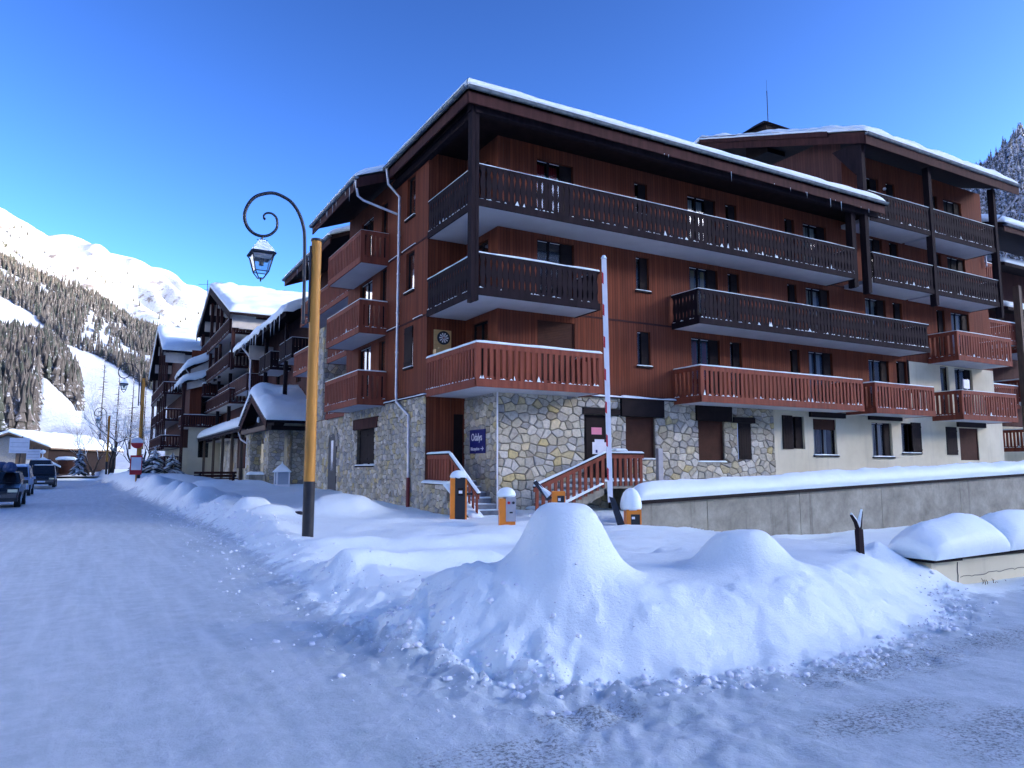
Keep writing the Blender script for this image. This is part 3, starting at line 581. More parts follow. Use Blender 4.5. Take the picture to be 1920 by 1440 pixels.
def balcony(parent,path,z,back,kind='plain',col='red',H=1.24,fh=.24,rail=.16,snow=.05,pitch=None,slab=None,fine=True,label=None,seed=0,gap=None,soff='soffit',closed_top=True):
    """path: outer rail line in plan; back: plan points that close the slab; z: underside"""
    mb=MB(); pts=[Vector((p[0],p[1],0)) for p in path]+[Vector((p[0],p[1],0)) for p in back]
    mb.prism([(p.x,p.y,z+.02) for p in pts],(0,0,.17))
    b=mb.build('balcony',soff,parent,label=label)
    th=.045; pitch=pitch or (.2 if kind=='carved' else .212)
    for i in range(len(path)-1):
        a=Vector((*path[i],0)); c=Vector((*path[i+1],0)); d=c-a; L=d.length; d.normalize(); nrm=Vector((-d.y,d.x,0))
        # outward = away from slab centre
        cen=sum(pts,Vector())/len(pts)
        if (a-cen).dot(nrm)<0: nrm=-nrm
        def bar(z0,z1,o0,o1,nm,mt=col,e0=0.0,e1=0.0):
            m=MB(); A=a-d*e0; C=c+d*e1
            m.prism([A+nrm*o0+Vector((0,0,z0)),A+nrm*o1+Vector((0,0,z0)),A+nrm*o1+Vector((0,0,z1)),A+nrm*o0+Vector((0,0,z1))],C-A); return m.build(nm,mt,b)
        first,last=(i==0),(i==len(path)-2); ex=.0 if first else .04; ey=.0 if last else .04
        bar(z,z+fh,.0,.05,'fascia_board',col,ex,ey); 
        bar(z+H-rail,z+H,-.03,.035+.002*i,'top_rail',col,ex,ey)
        bar(z+fh+.03,z+fh+.08,-.035,-.002,'lower_rail',col)
        bh=H-rail-fh-.02+ (.0)
        n=max(2,int(round((L-.08)/pitch))); ang=math.atan2(d.y,d.x)
        if fine:
            me=get_bal(kind,col,bh+.06)
            for k in range(n+1 if kind=='plain' else n):
                t=.06+(L-.12)*(k/n if kind=='plain' else (k+.5)/n); p=a+d*t+nrm*.018
                o=link('carved_baluster' if kind=='carved' else 'baluster',me,b,(p.x,p.y,z+fh-.02 if kind!='carved' else z+fh-.02)); o.rotation_euler=(0,0,ang)
        else:
            m=MB(); wv=.06 if kind=='plain' else .085
            for k in range(n+1):
                t=.06+(L-.12)*k/n; p=a+d*t; q0=p-d*wv; q1=p+d*wv
                m.hexa([(q0+nrm*.0+Vector((0,0,z+fh-.02))),(q1+nrm*.0+Vector((0,0,z+fh-.02))),(q1+nrm*.028+Vector((0,0,z+fh-.02))),(q0+nrm*.028+Vector((0,0,z+fh-.02))),
                    (q0+Vector((0,0,z+H-rail+.02))),(q1+Vector((0,0,z+H-rail+.02))),(q1+nrm*.028+Vector((0,0,z+H-rail+.02))),(q0+nrm*.028+Vector((0,0,z+H-rail+.02)))])
            m.build('balusters',col,b,kind='stuff')
        if kind=='plain' and fine:
            m=MB(); m.box(-.05,-.03,0,.05,.03,H-.04-.001); me=m.mesh('corner_post',col)
            for q in ([a] if not first else [])+[]:
                link('corner_post',me,b,(q.x,q.y,z+.02))
        if snow:
            A=a-d*ex; C=c+d*ey; s=Vector((0,0,z+H))
            cord(A+s,C+s,.085,snow,'rail_snow',b,seed=seed+i)
            # crumbs of snow left along the floor board
            m=MB(); rs=random.Random(seed*7+i); t=.1
            while t<L-.1:
                l=rs.uniform(.04,.16); h=rs.uniform(.015,.05) if rs.random()<.9 else rs.uniform(.08,.2); p=a+d*t+nrm*.03
                m.add([p-d*l/2+Vector((0,0,z+fh)),p+d*l/2+Vector((0,0,z+fh)),p+d*l/2+nrm*.03+Vector((0,0,z+fh)),p-d*l/2+nrm*.03+Vector((0,0,z+fh)),p+nrm*.015+d*rs.uniform(-.3,.3)*l+Vector((0,0,z+fh+h))],[(0,1,4),(1,2,4),(2,3,4),(3,0,4)])
                t+=l+rs.expovariate(1/.12)
            if m.f and snow>.02: m.build('snow_crumbs','snow',b,kind='stuff')
    return b
def window(parent,F,a0,a1,z0,z1,kind='wide',cur=None,sill=False,rec=.16,seed=0,flip=False,label=None,fr='shutter',vent=True,pm='glass'):
    """glazed opening; a0/a1 along the wall, frame recessed by rec"""
    mb=MB(); f=.055
    for (x0,x1,y0,y1) in ((a0,a0+f,z0,z1),(a1-f,a1,z0,z1),(a0+f,a1-f,z0,z0+f),(a0+f,a1-f,z1-f,z1)): fbox(mb,F,x0,x1,-rec,-rec+.05,y0,y1)
    g0,g1=a0+f,a1-f; W=g1-g0; leaves=[]
    if kind=='wide':
        s=g0+W*.70; mid=g0+W*.33; leaves=[(g0,mid-.035),(mid+.035,s-.03)]
        fbox(mb,F,mid-.035,mid+.035,-rec,-rec+.055,z0+f,z1-f); fbox(mb,F,s-.03,s,-rec,-rec+.05,z0+f,z1-f)
    elif kind=='slim': s=g0+W*.38; leaves=[(g0,s)]
    elif kind=='double':
        s=None; mid=(g0+g1)/2; leaves=[(g0,mid-.03),(mid+.03,g1)]; fbox(mb,F,mid-.03,mid+.03,-rec,-rec+.055,z0+f,z1-f)
    else: s=None; leaves=[(g0,g1)]
    w_=mb.build('window',fr,parent,label=label)
    m=MB(); fbox(m,F,a0-.05,a1+.05,-rec-.9,-rec-.02,z0-.05,z1+.05); m.f=[q for i,q in enumerate(m.f) if i!=4]; m.m=m.m[:-1]
    m.build('interior','room',w_,fix=False)
    for x0,x1 in leaves:
        m=MB(); m.add([F(x0,-rec+.02,z0+f),F(x1,-rec+.02,z0+f),F(x1,-rec+.02,z1-f),F(x0,-rec+.02,z1-f)],[(0,1,2,3)]); m.build('pane',pm,w_,fix=False)
        if vent and x1-x0>.15:
            m=MB(); fbox(m,F,x0+.03,x1-.03,-rec+.05,-rec+.062,z1-f+.005,z1-f+.025); m.build('air_vent','white',w_)
    if kind in('wide','slim'):
        m=MB(); fbox(m,F,s,g1,-rec+.0,-rec+.075,z0+f*.5,z1-f*.3)
        for zz in (z0+.35,z1-.4): fbox(m,F,s+.03,g1-.03,-rec+.075,-rec+.09,zz,zz+.09)
        m.build('shutter','shutter',w_)
    if cur:
        for j,(x0,x1) in enumerate(leaves):
            lo,hi={'full':(0,1),'left':(0,.5),'right':(.55,1)}.get(cur[1],(0,1)); m=MB(); xs=np.linspace(x0+(x1-x0)*lo,x0+(x1-x0)*hi,14); vs=[]
            for k,x in enumerate(xs): d=-rec-.10+.025*math.sin(k*2.1+seed); vs+= [F(x,d,z0+.04),F(x,d,z1-.08)]
            m.add(vs,[(2*k,2*k+2,2*k+3,2*k+1) for k in range(13)]); m.build('curtain',cur[0],w_,smooth=True,fix=False)
    if sill:
        m=MB(); fbox(m,F,a0-.06,a1+.06,-.02,.07,z0-.06,z0-.0); m.build('window_sill','shutter',w_)
        c=[F(a0-.04,-.10,z0+.001),F(a1+.04,-.10,z0+.001),F(a1+.04,.075,z0+.001),F(a0-.04,.075,z0+.001)]
        snow_patch('sill_snow',c,.045,w_,res=.15,seed=seed+3)
    return w_
def shutter_leaf(parent,F,a0,a1,z0,z1,d=.05,label=None):
    m=MB(); n=max(2,int((a1-a0)/.12)); 
    for k in range(n): x0=a0+(a1-a0)*k/n; x1=a0+(a1-a0)*(k+1)/n; fbox(m,F,x0+.004,x1-.004,.012,d,z0,z1)
    for zz in (z0+.15,z1-.24): fbox(m,F,a0+.01,a1-.01,d,d+.02,zz,zz+.08)
    return m.build('shutter','shutter',parent,label=label)
def roller(parent,F,a0,a1,z0,z1,rec=.10,label=None,mat='roller'):
    m=MB(); n=int((z1-z0)/.055)
    for k in range(n): y0=z0+(z1-z0)*k/n; y1=z0+(z1-z0)*(k+1)/n; fbox(m,F,a0+.03,a1-.03,-rec-.012,-rec+.008*(1),y0+.003,y1-.003)
    fbox(m,F,a0,a0+.03,-rec-.02,-rec+.03,z0,z1); fbox(m,F,a1-.05,a1,-rec-.02,-rec+.03,z0,z1); fbox(m,F,a0,a1,-rec-.05,-rec-.02,z0,z1)
    return m.build('roller_shutter',mat,parent,label=label)
def beam(parent,name,F,a0,a1,d0,d1,z0,z1,mat='dark',**k):
    m=MB(); fbox(m,F,a0,a1,d0,d1,z0,z1); return m.build(name,mat,parent,**k)
def gutter(parent,a,b,r=.075,out=(0,0,0),mat='zinc'):
    a=Vector(a);b=Vector(b);d=(b-a).normalized(); s=d.cross(Vector((0,0,1))).normalized(); m=MB(); n=9; vs=[];fs=[]
    for p in (a,b):
        for j in range(n): t=pi+pi*j/(n-1); vs.append(p+s*r*math.cos(t)+Vector((0,0,r*math.sin(t))))
    for j in range(n-1): fs.append((j,j+1,n+j+1,n+j))
    fs+= [tuple(range(n)),tuple(range(n,2*n))]
    m.add(vs,fs); m.tube([a+s*r,b+s*r],.014,6); m.tube([a-s*r,b-s*r],.014,6)
    L=(b-a).length; k=int(L/.75)
    for i in range(k+1):
        p=a+d*(L*i/max(k,1)); q=[p+s*(r+.012)*math.cos(pi+pi*j/6)+Vector((0,0,(r+.012)*math.sin(pi+pi*j/6))) for j in range(7)]; m.tube(q,.012,4)
    return m.build('gutter',mat,parent,smooth=True)
def icicles(parent,a,b,n,seed,L0=.12,L1=.6,**k):
    rs=random.Random(seed); m=MB(); a=Vector(a);b=Vector(b)
    for i in range(n):
        p=a+(b-a)*rs.random(); L=L0+(L1-L0)*rs.random()**2.5; r=.012+.02*L
        m.tube([p,p-Vector((0,0,L*.4)),p-Vector((0,0,L))],[r,r*.6,.001],5,cap=False)
    return m.build('icicles','ice',parent,kind='stuff',smooth=True,**k)
def roofslab(parent,c,th=.22,name='roof',mat='soffit_wood',top=None):
    m=MB(); c=[Vector(p) for p in c]; m.hexa([p-Vector((0,0,th)) for p in c]+c); return m.build(name,mat,parent)
def post(parent,x,y,z0,z1,s=.24,mat='dark',name='post'):
    m=MB(); g=.012
    # two timbers side by side with a shadow gap
    m.box(x-s/2,y-s/2,z0,x-g,y+s/2,z1); m.box(x+g,y-s/2+.03,z0+.06,x+s/2,y+s/2-.03,z1); return m.build(name,mat,parent)
def downpipe(parent,path,r=.05,name='downpipe',mat='pipe'):
    m=MB(); m.tube(path,r,10)
    # collars
    for i in range(len(path)-1):
        a=Vector(path[i]);b=Vector(path[i+1]); L=(b-a).length
        if L>1.8:
            for k in range(1,int(L/1.6)+1):
                p=a+(b-a)*(k/(int(L/1.6)+1)); d=(b-a).normalized()*.03; m.tube([p-d,p+d],r+.012,10)
    return m.build(name,mat,parent,smooth=True)
# ------------------------------------------------------------ corner block
Y0=20.47; XN=11.05; XL=9.6; YN=22.8; YB=19.08
FR=FY(Y0); FL=FX(XL); FN=FX(XN); FB=FY(YN)
hb=empty('apartment_building','four storey red brown timber clad apartment block with stone base at the street corner','apartment building',(10.5,21,0))
S=[3.98,6.70,9.42,12.14]     # undersides of the balconies
HD=[6.50,9.25,12.05]         # window heads
# right facade openings
ops=[]; wins=[]
cols=[(12.55,14.02,'wide'),(16.73,17.33,'slim'),(19.30,20.76,'wide'),(21.30,21.91,'slim'),(24.69,25.26,'slim'),(25.83,27.33,'wide')]
curt={(0,2):('cred','full'),(2,2):('cwhite','full'),(3,2):('cwhite','full'),(5,2):('cwhite','full'),(4,2):('cwhite','full'),(2,1):('cyel','right'),(5,1):('cwhite','full'),(4,1):('cwhite','full'),(2,0):('cred','right'),(3,0):('cwhite','left'),(5,0):('cwhite','right'),(1,0):('cwhite','left'),(0,1):None}
for L in range(3):
    for i,(a,b_,k) in enumerate(cols):
        z1=HD[L]; 
        if i==1: z0=z1-(1.26 if L<2 else 1.2)
        elif i in (3,4): z0=S[L]+.25
        else: z0=S[L]+.22
        ops.append((a,b_,z0,z1)); wins.append((i,L,a,b_,z0,z1,k))
XE=28.6
wall(hb,'timber_wall',FR,XN,XE,4.12,12.95,ops,'clad')
for i,L,a,b_,z0,z1,k in wins:
    if i==0 and L==0: roller(hb,FR,a,b_,z0,z1,.06,label='lowered brown roller shutter'); continue
    window(hb,FR,a,b_,z0,z1,k,curt.get((i,L)),sill=(i==1),seed=i*3+L)
# left faces
lops=[(24.03,24.85,10.66,12.24),(24.03,24.85,7.92,9.39),(24.03,24.78,5.16,6.62),(26.9,27.62,9.75,12.17),(26.9,27.62,6.98,9.43),(26.9,27.62,4.25,6.56),(28.6,30.2,9.7,12.1),(28.6,30.2,6.95,9.38),(28.6,30.2,4.22,6.6)]
wall(hb,'timber_wall',FL,YN,31.9,4.12,12.7,lops,'clad')
for i,o in enumerate(lops):
    if i==2: shutter_leaf(hb,FL,*o,d=.045,label='closed grey shutter'); window(hb,FL,*o,kind='one',sill=True,vent=False); continue
    window(hb,FL,*o,kind='one' if i<6 else 'double',sill=i<2,cur=('cwhite','left') if i==8 else None,seed=i,vent=i>5)
nops=[(21.15,22.35,S[L]+.22,S[L]+2.5) for L in range(3)]
wall(hb,'timber_wall',FN,Y0,YN,4.12,12.95,nops,'clad')
for o in nops: window(hb,FN,*o,kind='double',seed=5,vent=False)
bops=[(10.62,11.0,1.25,3.45)]
wall(hb,'timber_wall',FB,XL,XN,-.2,12.95,bops,'clad')
m=MB(); fbox(m,FB,10.62,11.0,-.12,-.06,1.25,3.45); fbox(m,FB,10.66,10.70,-.06,-.03,2.2,2.35); m.build('door','shutter',hb)
# joint flashings
m=MB()
for z in (4.12,6.80,9.52):
    fbox(m,FR,XN+.02,XE,.0,.022,z-.03,z+.03); fbox(m,FL,YN,31.9,.0,.022,z-.03,z+.03)
m.build('joint_strip','brown',hb)
for a0,a1,z in ((25.45,26.6,9.55),(25.4,26.7,6.83),(23.2,24.0,6.83),(23.9,25.2,9.55)):
    snow_patch('ledge_snow',[FL(a0,-.01,z),FL(a1,-.01,z),FL(a1,.05,z),FL(a0,.05,z)],.05,hb,res=.2,seed=int(a0*3))
# stone base
gops=[(14.36,15.45,1.30,3.42),(16.12,17.42,1.92,3.42),(19.5,20.8,1.84,3.38),(21.51,22.21,1.96,3.35)]
gb=gops+[(14.29,15.84,3.44,3.66),(15.9,17.81,3.42,4.02),(19.38,21.17,3.38,4.0),(21.3,22.45,3.36,3.58)]
sw=stonework(hb,FR,XN,23.55,-.25,4.05,gb,.33,.245,101,.05,150,label='wall of yellow and grey rubble stone on the car park side')
stonework(hb,FN,Y0,YN,-.25,4.05,[],.29,.22,102,.045,45,label='narrow rubble stone wall beside the stair')
gl=[(27.85,30.1,1.72,3.2)]
stonework(hb,FL,YN,31.9,-.25,4.05,gl+[(27.5,30.5,3.2,3.64)],.24,.185,103,.045,105,label='street side wall of small grey rubble stones')
window(hb,FL,*gl[0],kind='double',sill=True,vent=False,label='ground floor window with dark shutters')
shutter_leaf(hb,FX(XL+.13),28.0,28.95,1.80,3.15,d=.03); shutter_leaf(hb,FX(XL+.13),29.0,29.95,1.80,3.15,d=.03)
beam(hb,'lintel',FL,27.5,30.5,-.1,.08,3.2,3.62,'brown')
# ground floor of the right facade
m=MB(); fbox(m,FR,14.36,15.45,-.14,-.09,1.30,3.42); fbox(m,FR,14.50,15.30,-.09,-.07,1.5,3.3); db=m.build('door','shutter',hb,label='dark entrance door with notices')
m=MB(); fbox(m,FR,14.72,15.15,-.07,-.062,2.76,3.0); m.build('notice','pink',db,label='pink notice'); 
m=MB(); fbox(m,FR,14.75,15.35,-.068,-.06,2.10,2.50); m.build('notice','paper',db,label='white notice'); m=MB(); fbox(m,FR,14.88,14.96,-.0605,-.058,2.14,2.24); m.build('notice_print','navy',db)
m=MB(); fbox(m,FR,14.85,15.25,-.070,-.063,2.50,2.60); m.build('notice','paper',db,label='small white slip')
beam(hb,'lintel',FR,14.29,15.84,-.1,.09,3.44,3.64,'shutter')
for (a0,a1,z0,z1),(b0,b1,c0,c1) in (((16.12,17.42,1.92,3.42),(15.9,17.81,3.42,4.02)),((19.5,20.8,1.84,3.38),(19.38,21.17,3.38,4.0))):
    roller(hb,FR,a0,a1,z0,z1,.08); beam(hb,'shutter_box',FR,b0,b1,-.1,.12,c0,c1,'shutter')
    c=[FR(a0-.06,-.1,z0+.0),FR(a1+.06,-.1,z0),FR(a1+.06,.1,z0),FR(a0-.06,.1,z0)]; snow_patch('sill_snow',c,.06,hb,res=.15,seed=4)
shutter_leaf(hb,FR,21.55,22.2,1.96,3.35,.06); beam(hb,'lintel',FR,21.3,22.45,-.1,.08,3.36,3.56,'shutter')
# snow ledge over the stone base
for a0,a1 in ((14.1,15.9),(15.9,18.42)): snow_patch('ledge_snow',[FR(a0,-.01,4.06),FR(a1,-.01,4.06),FR(a1,.16,4.04),FR(a0,.16,4.04)],.08,hb,res=.12,seed=int(a0),lump=.7)
m=MB(); fbox(m,FR,14.05,18.42,0,.17,3.985+.04,4.05); m.build('ledge','brown',hb); m=MB(); fbox(m,FL,22.8,26.7,0,.12,4.03,4.06); m.build('ledge','brown',hb)
snow_patch('ledge_snow',[FL(22.7,-.01,4.065),FL(26.6,-.01,4.065),FL(26.6,.14,4.05),FL(22.7,.14,4.05)],.05,hb,res=.15,seed=9,lump=.7)
# plaster ground floor (the timber above ends over it)
pops=[(24.62,25.36,2.40,3.72),(25.9,27.35,2.15,3.66)]
wall(hb,'plaster_wall',FR,23.55,XE,-1.6,4.10,pops,'plaster')
shutter_leaf(hb,FR,24.02,24.60,2.38,3.74,.06,label='open dark shutter'); window(hb,FR,24.62,25.36,2.40,3.72,'slim',('cwhite','left'),vent=False)
window(hb,FR,25.9,27.35,2.15,3.66,'double',('cwhite','left'),sill=True); beam(hb,'shutter_box',FR,25.66,27.87,0,.12,3.72,3.94,'shutter'); roller(hb,FR,25.95,27.3,3.22,3.66,.05)
# corner balconies and long balconies
XC=9.62
back=[(14.05,Y0),(XN,Y0),(XN,YN),(XC,YN)]
balcony(hb,[(XC,YN),(XC,YB),(14.08,YB),(14.08,Y0)],S[0],[(XN,Y0),(XN,YN)],'plain','red',H=1.30,snow=.09,seed=1,label='red slatted corner balcony')
balcony(hb,[(XC,YN),(XC,YB),(14.02,YB),(14.02,Y0)],S[1],[(XN,Y0),(XN,YN)],'carved','dark',H=1.28,fh=.22,rail=.07,snow=.07,seed=2,label='dark carved corner balcony')
balcony(hb,[(XC,YN),(XC,YB),(27.15,YB),(27.15,Y0)],S[2],[(XN,Y0),(XN,YN)],'carved','dark',H=1.30,fh=.22,rail=.07,snow=.03,seed=3,label='long dark carved balcony under the eaves')
balcony(hb,[(18.4,Y0),(18.4,YB),(32.05,YB),(32.05,Y0)],S[1]-.0,[],'carved','dark',H=1.26,fh=.22,rail=.07,snow=.03,seed=4,label='long dark carved balcony above the red one')
balcony(hb,[(18.4,Y0),(18.4,YB),(27.22,YB),(27.22,Y0)],S[0]-.06,[],'plain','red',H=1.28,snow=.05,seed=5,label='long red slatted balcony over the stone base')
balcony(hb,[(28.08,Y0),(28.08,YB),(32.15,YB),(32.15,Y0)],S[0]-.1,[],'plain','red',H=1.28,snow=.05,seed=6,label='short red slatted balcony over the plaster wall')
for L in range(3): balcony(hb,[(XL,26.74),(8.52,26.74),(8.52,31.15),(XL,31.15)],S[L],[],'plain','red',H=1.28,snow=.05 if L<2 else .015,seed=10+L,label=('lowest','middle','top')[L]+' red slatted balcony on the street side')
post(hb,9.47,YB-.02,6.45,12.5,.26,'dark'); post(hb,27.35,YB+.2,9.1,12.6,.3,'dark'); 
beam(hb,'tie_beam',FX(9.55),18.9,26.0,-.12,.1,12.25,12.5,'dark'); beam(hb,'tie_beam',FY(YB),9.3,28.8,-.1,.12,12.3,12.55,'dark')
# roof: hip over the corner
EZ=12.92; ex,ey=9.12,18.75
m=MB(); kx=3.6; v=[(ex,ey,EZ),(28.95,ey,EZ),(28.95,ey+13,EZ+13*.24),(ex+9,ey+13,EZ+9*.27),(ex,25.7,EZ),(ex+7,25.7,EZ+7*.27)]
# front plane, left plane
fr=[(ex,ey,EZ),(28.95,ey,EZ),(28.95,ey+8,EZ+8*.25),(ex+8,ey+8,EZ+8*.25)]; lf=[(ex,25.75,EZ),(ex,ey,EZ),(ex+7,ey+7,EZ+7*.25),(ex+7,25.75,EZ+7*.25)]
for q in (fr,lf): m.hexa([Vector(p)-Vector((0,0,.16)) for p in q]+[Vector(p) for p in q])
m.build('roof','soffit_wood',hb,fix=False)
m=MB(); m.box(ex+.3,ey+.3,EZ-.40,28.9,Y0+.3,EZ-.2); m.box(ex+.3,Y0+.3,EZ-.40,XN+.3,25.7,EZ-.2); m.build('soffit','soffit_wood',hb)
m=MB(); m.box(ex+.02,ey,EZ-.50,28.95,ey+.05,EZ-.08); m.build('fascia_board','brown',hb); m=MB(); m.box(ex-.0,ey+.05,EZ-.50,ex+.05,25.75,EZ-.08); m.build('fascia_board','brown',hb)
gutter(hb,(ex-.07,ey-.085,EZ-.04),(29.0,ey-.085,EZ-.04),.085); gutter(hb,(ex-.085,25.8,EZ-.04),(ex-.085,ey-.07,EZ-.04),.085)
snow_patch('roof_snow',[(ex-.06,ey-.06,EZ+.01),(28.98,ey-.06,EZ+.01),(28.98,ey+8,EZ+8*.25),(ex+8,ey+8,EZ+8*.25)],.30,hb,free=(1,1,0,0),Rr=.45,res=.22,seed=21,lump=.18)
snow_patch('roof_snow',[(ex-.06,25.8,EZ+.01),(ex-.06,ey-.06,EZ+.01),(ex+7,ey+7,EZ+7*.25),(ex+7,25.8,EZ+7*.25)],.30,hb,free=(1,0,0,1),Rr=.45,res=.22,seed=22,lump=.18)
icicles(hb,(16.5,ey-.02,EZ-.48),(28.5,ey-.02,EZ-.48),13,5,.05,.45)
# downpipes
downpipe(hb,[(ex-.08,25.55,12.8),(ex-.02,25.5,12.2),(XL-.12,25.3,11.7),(XL-.12,25.3,4.35),(XL-.14,25.2,4.0),(XL-.12,24.05,3.45),(XL-.12,24.0,1.25)])
downpipe(hb,[(XL-.12,24.0,1.3),(XL-.12,24.0,.1)],.065,'rainwater_shoe','redpipe')
m=MB(); m.tube([(XN-.03,Y0-.06,-.1),(XN-.03,Y0-.06,4.05)],.028,8); m.build('cable_conduit','white',hb)
# second, lower street side roof
E2=12.42
roofslab(hb,[(8.05,25.85,E2),(8.05,32.3,E2),(12.5,32.3,E2+4.45*.38),(12.5,25.85,E2+4.45*.38)],.2)
beam(hb,'fascia_board',FX(8.06),25.85,32.3,0,.05,E2-.42,E2-.05,'brown')
m=MB(); m.prism([(8.05,25.83,E2-.05),(9.5,25.83,E2-.05+1.45*.38),(9.5,25.83,E2-.38+1.45*.38),(8.05,25.83,E2-.42)],(0,.05,0)); m.build('verge_board','brown',hb)
gutter(hb,(7.96,32.35,E2-.03),(7.96,25.8,E2-.03),.08)
snow_patch('roof_snow',[(7.97,25.78,E2),(12.5,25.78,E2+4.5*.38),(12.5,32.35,E2+4.5*.38),(7.97,32.35,E2)],.34,hb,free=(1,0,1,1),Rr=.45,res=.22,seed=23)
icicles(hb,(8.0,26,E2-.1),(8.0,31.5,E2-.1),9,9,.2,.75); icicles(hb,(8.0,25.9,E2-.1),(8.05,26.0,E2-.1),2,10,.6,.9)
downpipe(hb,[(7.98,26.0,E2-.08),(8.1,26.0,E2-.7),(8.3,25.95,E2-.85),(XL-.15,25.42,E2-1.35)],.045)
# things of the corner block that rest on or hang from it
dbp=empty('dartboard','dartboard on a pine panel on the timber wall above the red corner balcony','dartboard',(10.15,YN-.05,5.46))
m=MB(); m.box(9.84,YN-.07,5.3,10.47,YN-.02,6.29); m.build('backing_panel','pine',dbp)
def disc(c,r,y0,y1,n=32):
    m=MB(); m.prism([(c[0]+r*math.cos(2*pi*k/n),y0,c[2]+r*math.sin(2*pi*k/n)) for k in range(n)],(0,y1-y0,0)); return m
disc((10.18,0,6.02),.235,YN-.10,YN-.07).build('number_ring','black',dbp)
m=MB()
for k in range(20):
    if k%2: continue
    a0,a1=2*pi*(k-.5)/20,2*pi*(k+.5)/20
    m.prism([(10.18+r*math.cos(a),YN-.104,6.02+r*math.sin(a)) for r,a in ((.03,a0),(.17,a0),(.17,a1),(.03,a1))],(0,.004,0))
m.build('scoring_segments','paper',dbp); disc((10.18,0,6.02),.018,YN-.107,YN-.10,12).build('bullseye','redpaint',dbp)
ct=MB(); ct.box(9.70,YN-.55,5.25,9.95,YN-.3,5.55); ct.box(9.84,YN-.5,5.55,9.97,YN-.35,5.62); ct.build('wooden_crate','pine',label='small pale wooden crate on the red corner balcony rail by the dartboard',cat='crate')
# sign
sg=empty('reception_sign','navy blue reception sign with white lettering and arrow on the stone wall','sign',(XN-.06,21.7,2.13))
m=MB(); m.box(XN-.085,21.13,2.13,XN-.06,22.27,3.62-.75+.0); 
m=MB(); m.box(XN-.085,21.15,2.10,XN-.06,22.25,2.88); m.build('panel','navy',sg)
def text(parent,s,size,loc,rot,mat,name='lettering',extr=.003,align='CENTER',font=None,sx=1.0):
    cu=bpy.data.curves.new(name,'FONT'); cu.body=s; cu.size=size; cu.extrude=extr; cu.align_x=align; cu.offset=.0015; ob=bpy.data.objects.new('tmp_text',cu); sc.collection.objects.link(ob)
    dg=bpy.context.evaluated_depsgraph_get(); me=bpy.data.meshes.new_from_object(ob.evaluated_get(dg)); bpy.data.objects.remove(ob)
    me.transform(Matrix.Diagonal((sx,1,1,1))); me.materials.clear(); me.materials.append(M[mat]); o=link(name,me,parent,loc); o.rotation_euler=rot; return o
rt_=(R(90),0,R(-90))
text(sg,'Odalys',.34,(XN-.088,21.74,2.52),rt_,'white',sx=.82); text(sg,'Réception',.155,(XN-.088,21.85,2.20),rt_,'white',name='lettering')
m=MB(); X_=XN-.0895; m.prism([(X_,21.45,2.235),(X_,21.30,2.235),(X_,21.30,2.265),(X_,21.45,2.265)],(.003,0,0)); m.prism([(X_,21.34,2.33),(X_,21.24,2.25),(X_,21.34,2.17),(X_,21.34,2.21),(X_,21.285,2.25),(X_,21.34,2.29)],(.003,0,0)); m.build('arrow','white',sg)

# ------------------------------------------------------------ right block
rb=empty('apartment_building','taller right hand apartment block with cream plaster lower floors and dark stacked balconies','apartment building',(34,21,0))
ops=[(29.76,31.2,4.12,6.44),(31.77,32.52,4.12,6.50)]
for z,h in ((6.92,9.25),(9.64,12.1),(12.36,15.0)): ops+=[(29.76,31.22,z,h),(31.77,32.45,z,h)]
for z,h in ((6.78,9.28),(9.64,12.1),(12.36,15.05)): ops+=[(35.2,35.86,z,h),(36.4,37.95,z,h)]
ops2=[(35.18,35.87,4.05,6.5),(36.38,37.9,4.05,6.48)]
wall(rb,'timber_wall',FR,28.6,32.62,4.10,15.9,ops,'clad'); wall(rb,'timber_wall',FR,32.62,39.8,6.55,15.9,ops,'clad')
wall(rb,'plaster_wall',FR,32.62,39.8,4.10,6.55,ops2,'plaster')
gops2=[(29.74,31.16,2.11,3.62),(31.85,33.15,2.30,3.66),(35.28,36.15,2.25,3.58),(36.43,38.03,2.0,3.56)]
wall(rb,'plaster_wall',FR,28.6,40.3,-1.8,4.10,gops2,'plaster')
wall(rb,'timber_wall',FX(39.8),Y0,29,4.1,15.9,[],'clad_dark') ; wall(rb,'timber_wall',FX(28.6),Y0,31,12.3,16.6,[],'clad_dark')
beam(rb,'corner_board',FR,32.58,32.68,0,.03,4.1,6.6,'dark')
cc={(0):('cwhite','left'),1:None,2:('cwhite','full'),4:('cwhite','left'),6:None,8:None,9:('cwhite','full')}
for i,o in enumerate(ops): window(rb,FR,*o,kind='wide' if i%2==(0 if i<8 else 1) else 'slim',cur=cc.get(i),seed=i+40,pm='room' if i in (11,13) else 'glass')
for i,o in enumerate(ops2): window(rb,FR,*o,kind='one' if i==0 else 'wide',seed=i+60)
window(rb,FR,*gops2[0],kind='wide',cur=('cwhite','full'),sill=True); beam(rb,'shutter_box',FR,29.5,31.82,0,.12,3.73,3.94,'shutter')
window(rb,FR,*gops2[1],kind='double',vent=False,sill=True); shutter_leaf(rb,FR,32.55,33.25,2.26,3.70,.07,label='open dark shutter')
shutter_leaf(rb,FR,*gops2[2][:2],gops2[2][2],gops2[2][3],.05,label='closed dark shutter'); roller(rb,FR,*gops2[3],.06); beam(rb,'shutter_box',FR,36.24,38.61,0,.12,3.60,3.84,'shutter')
PX=[28.05,32.85,38.25]
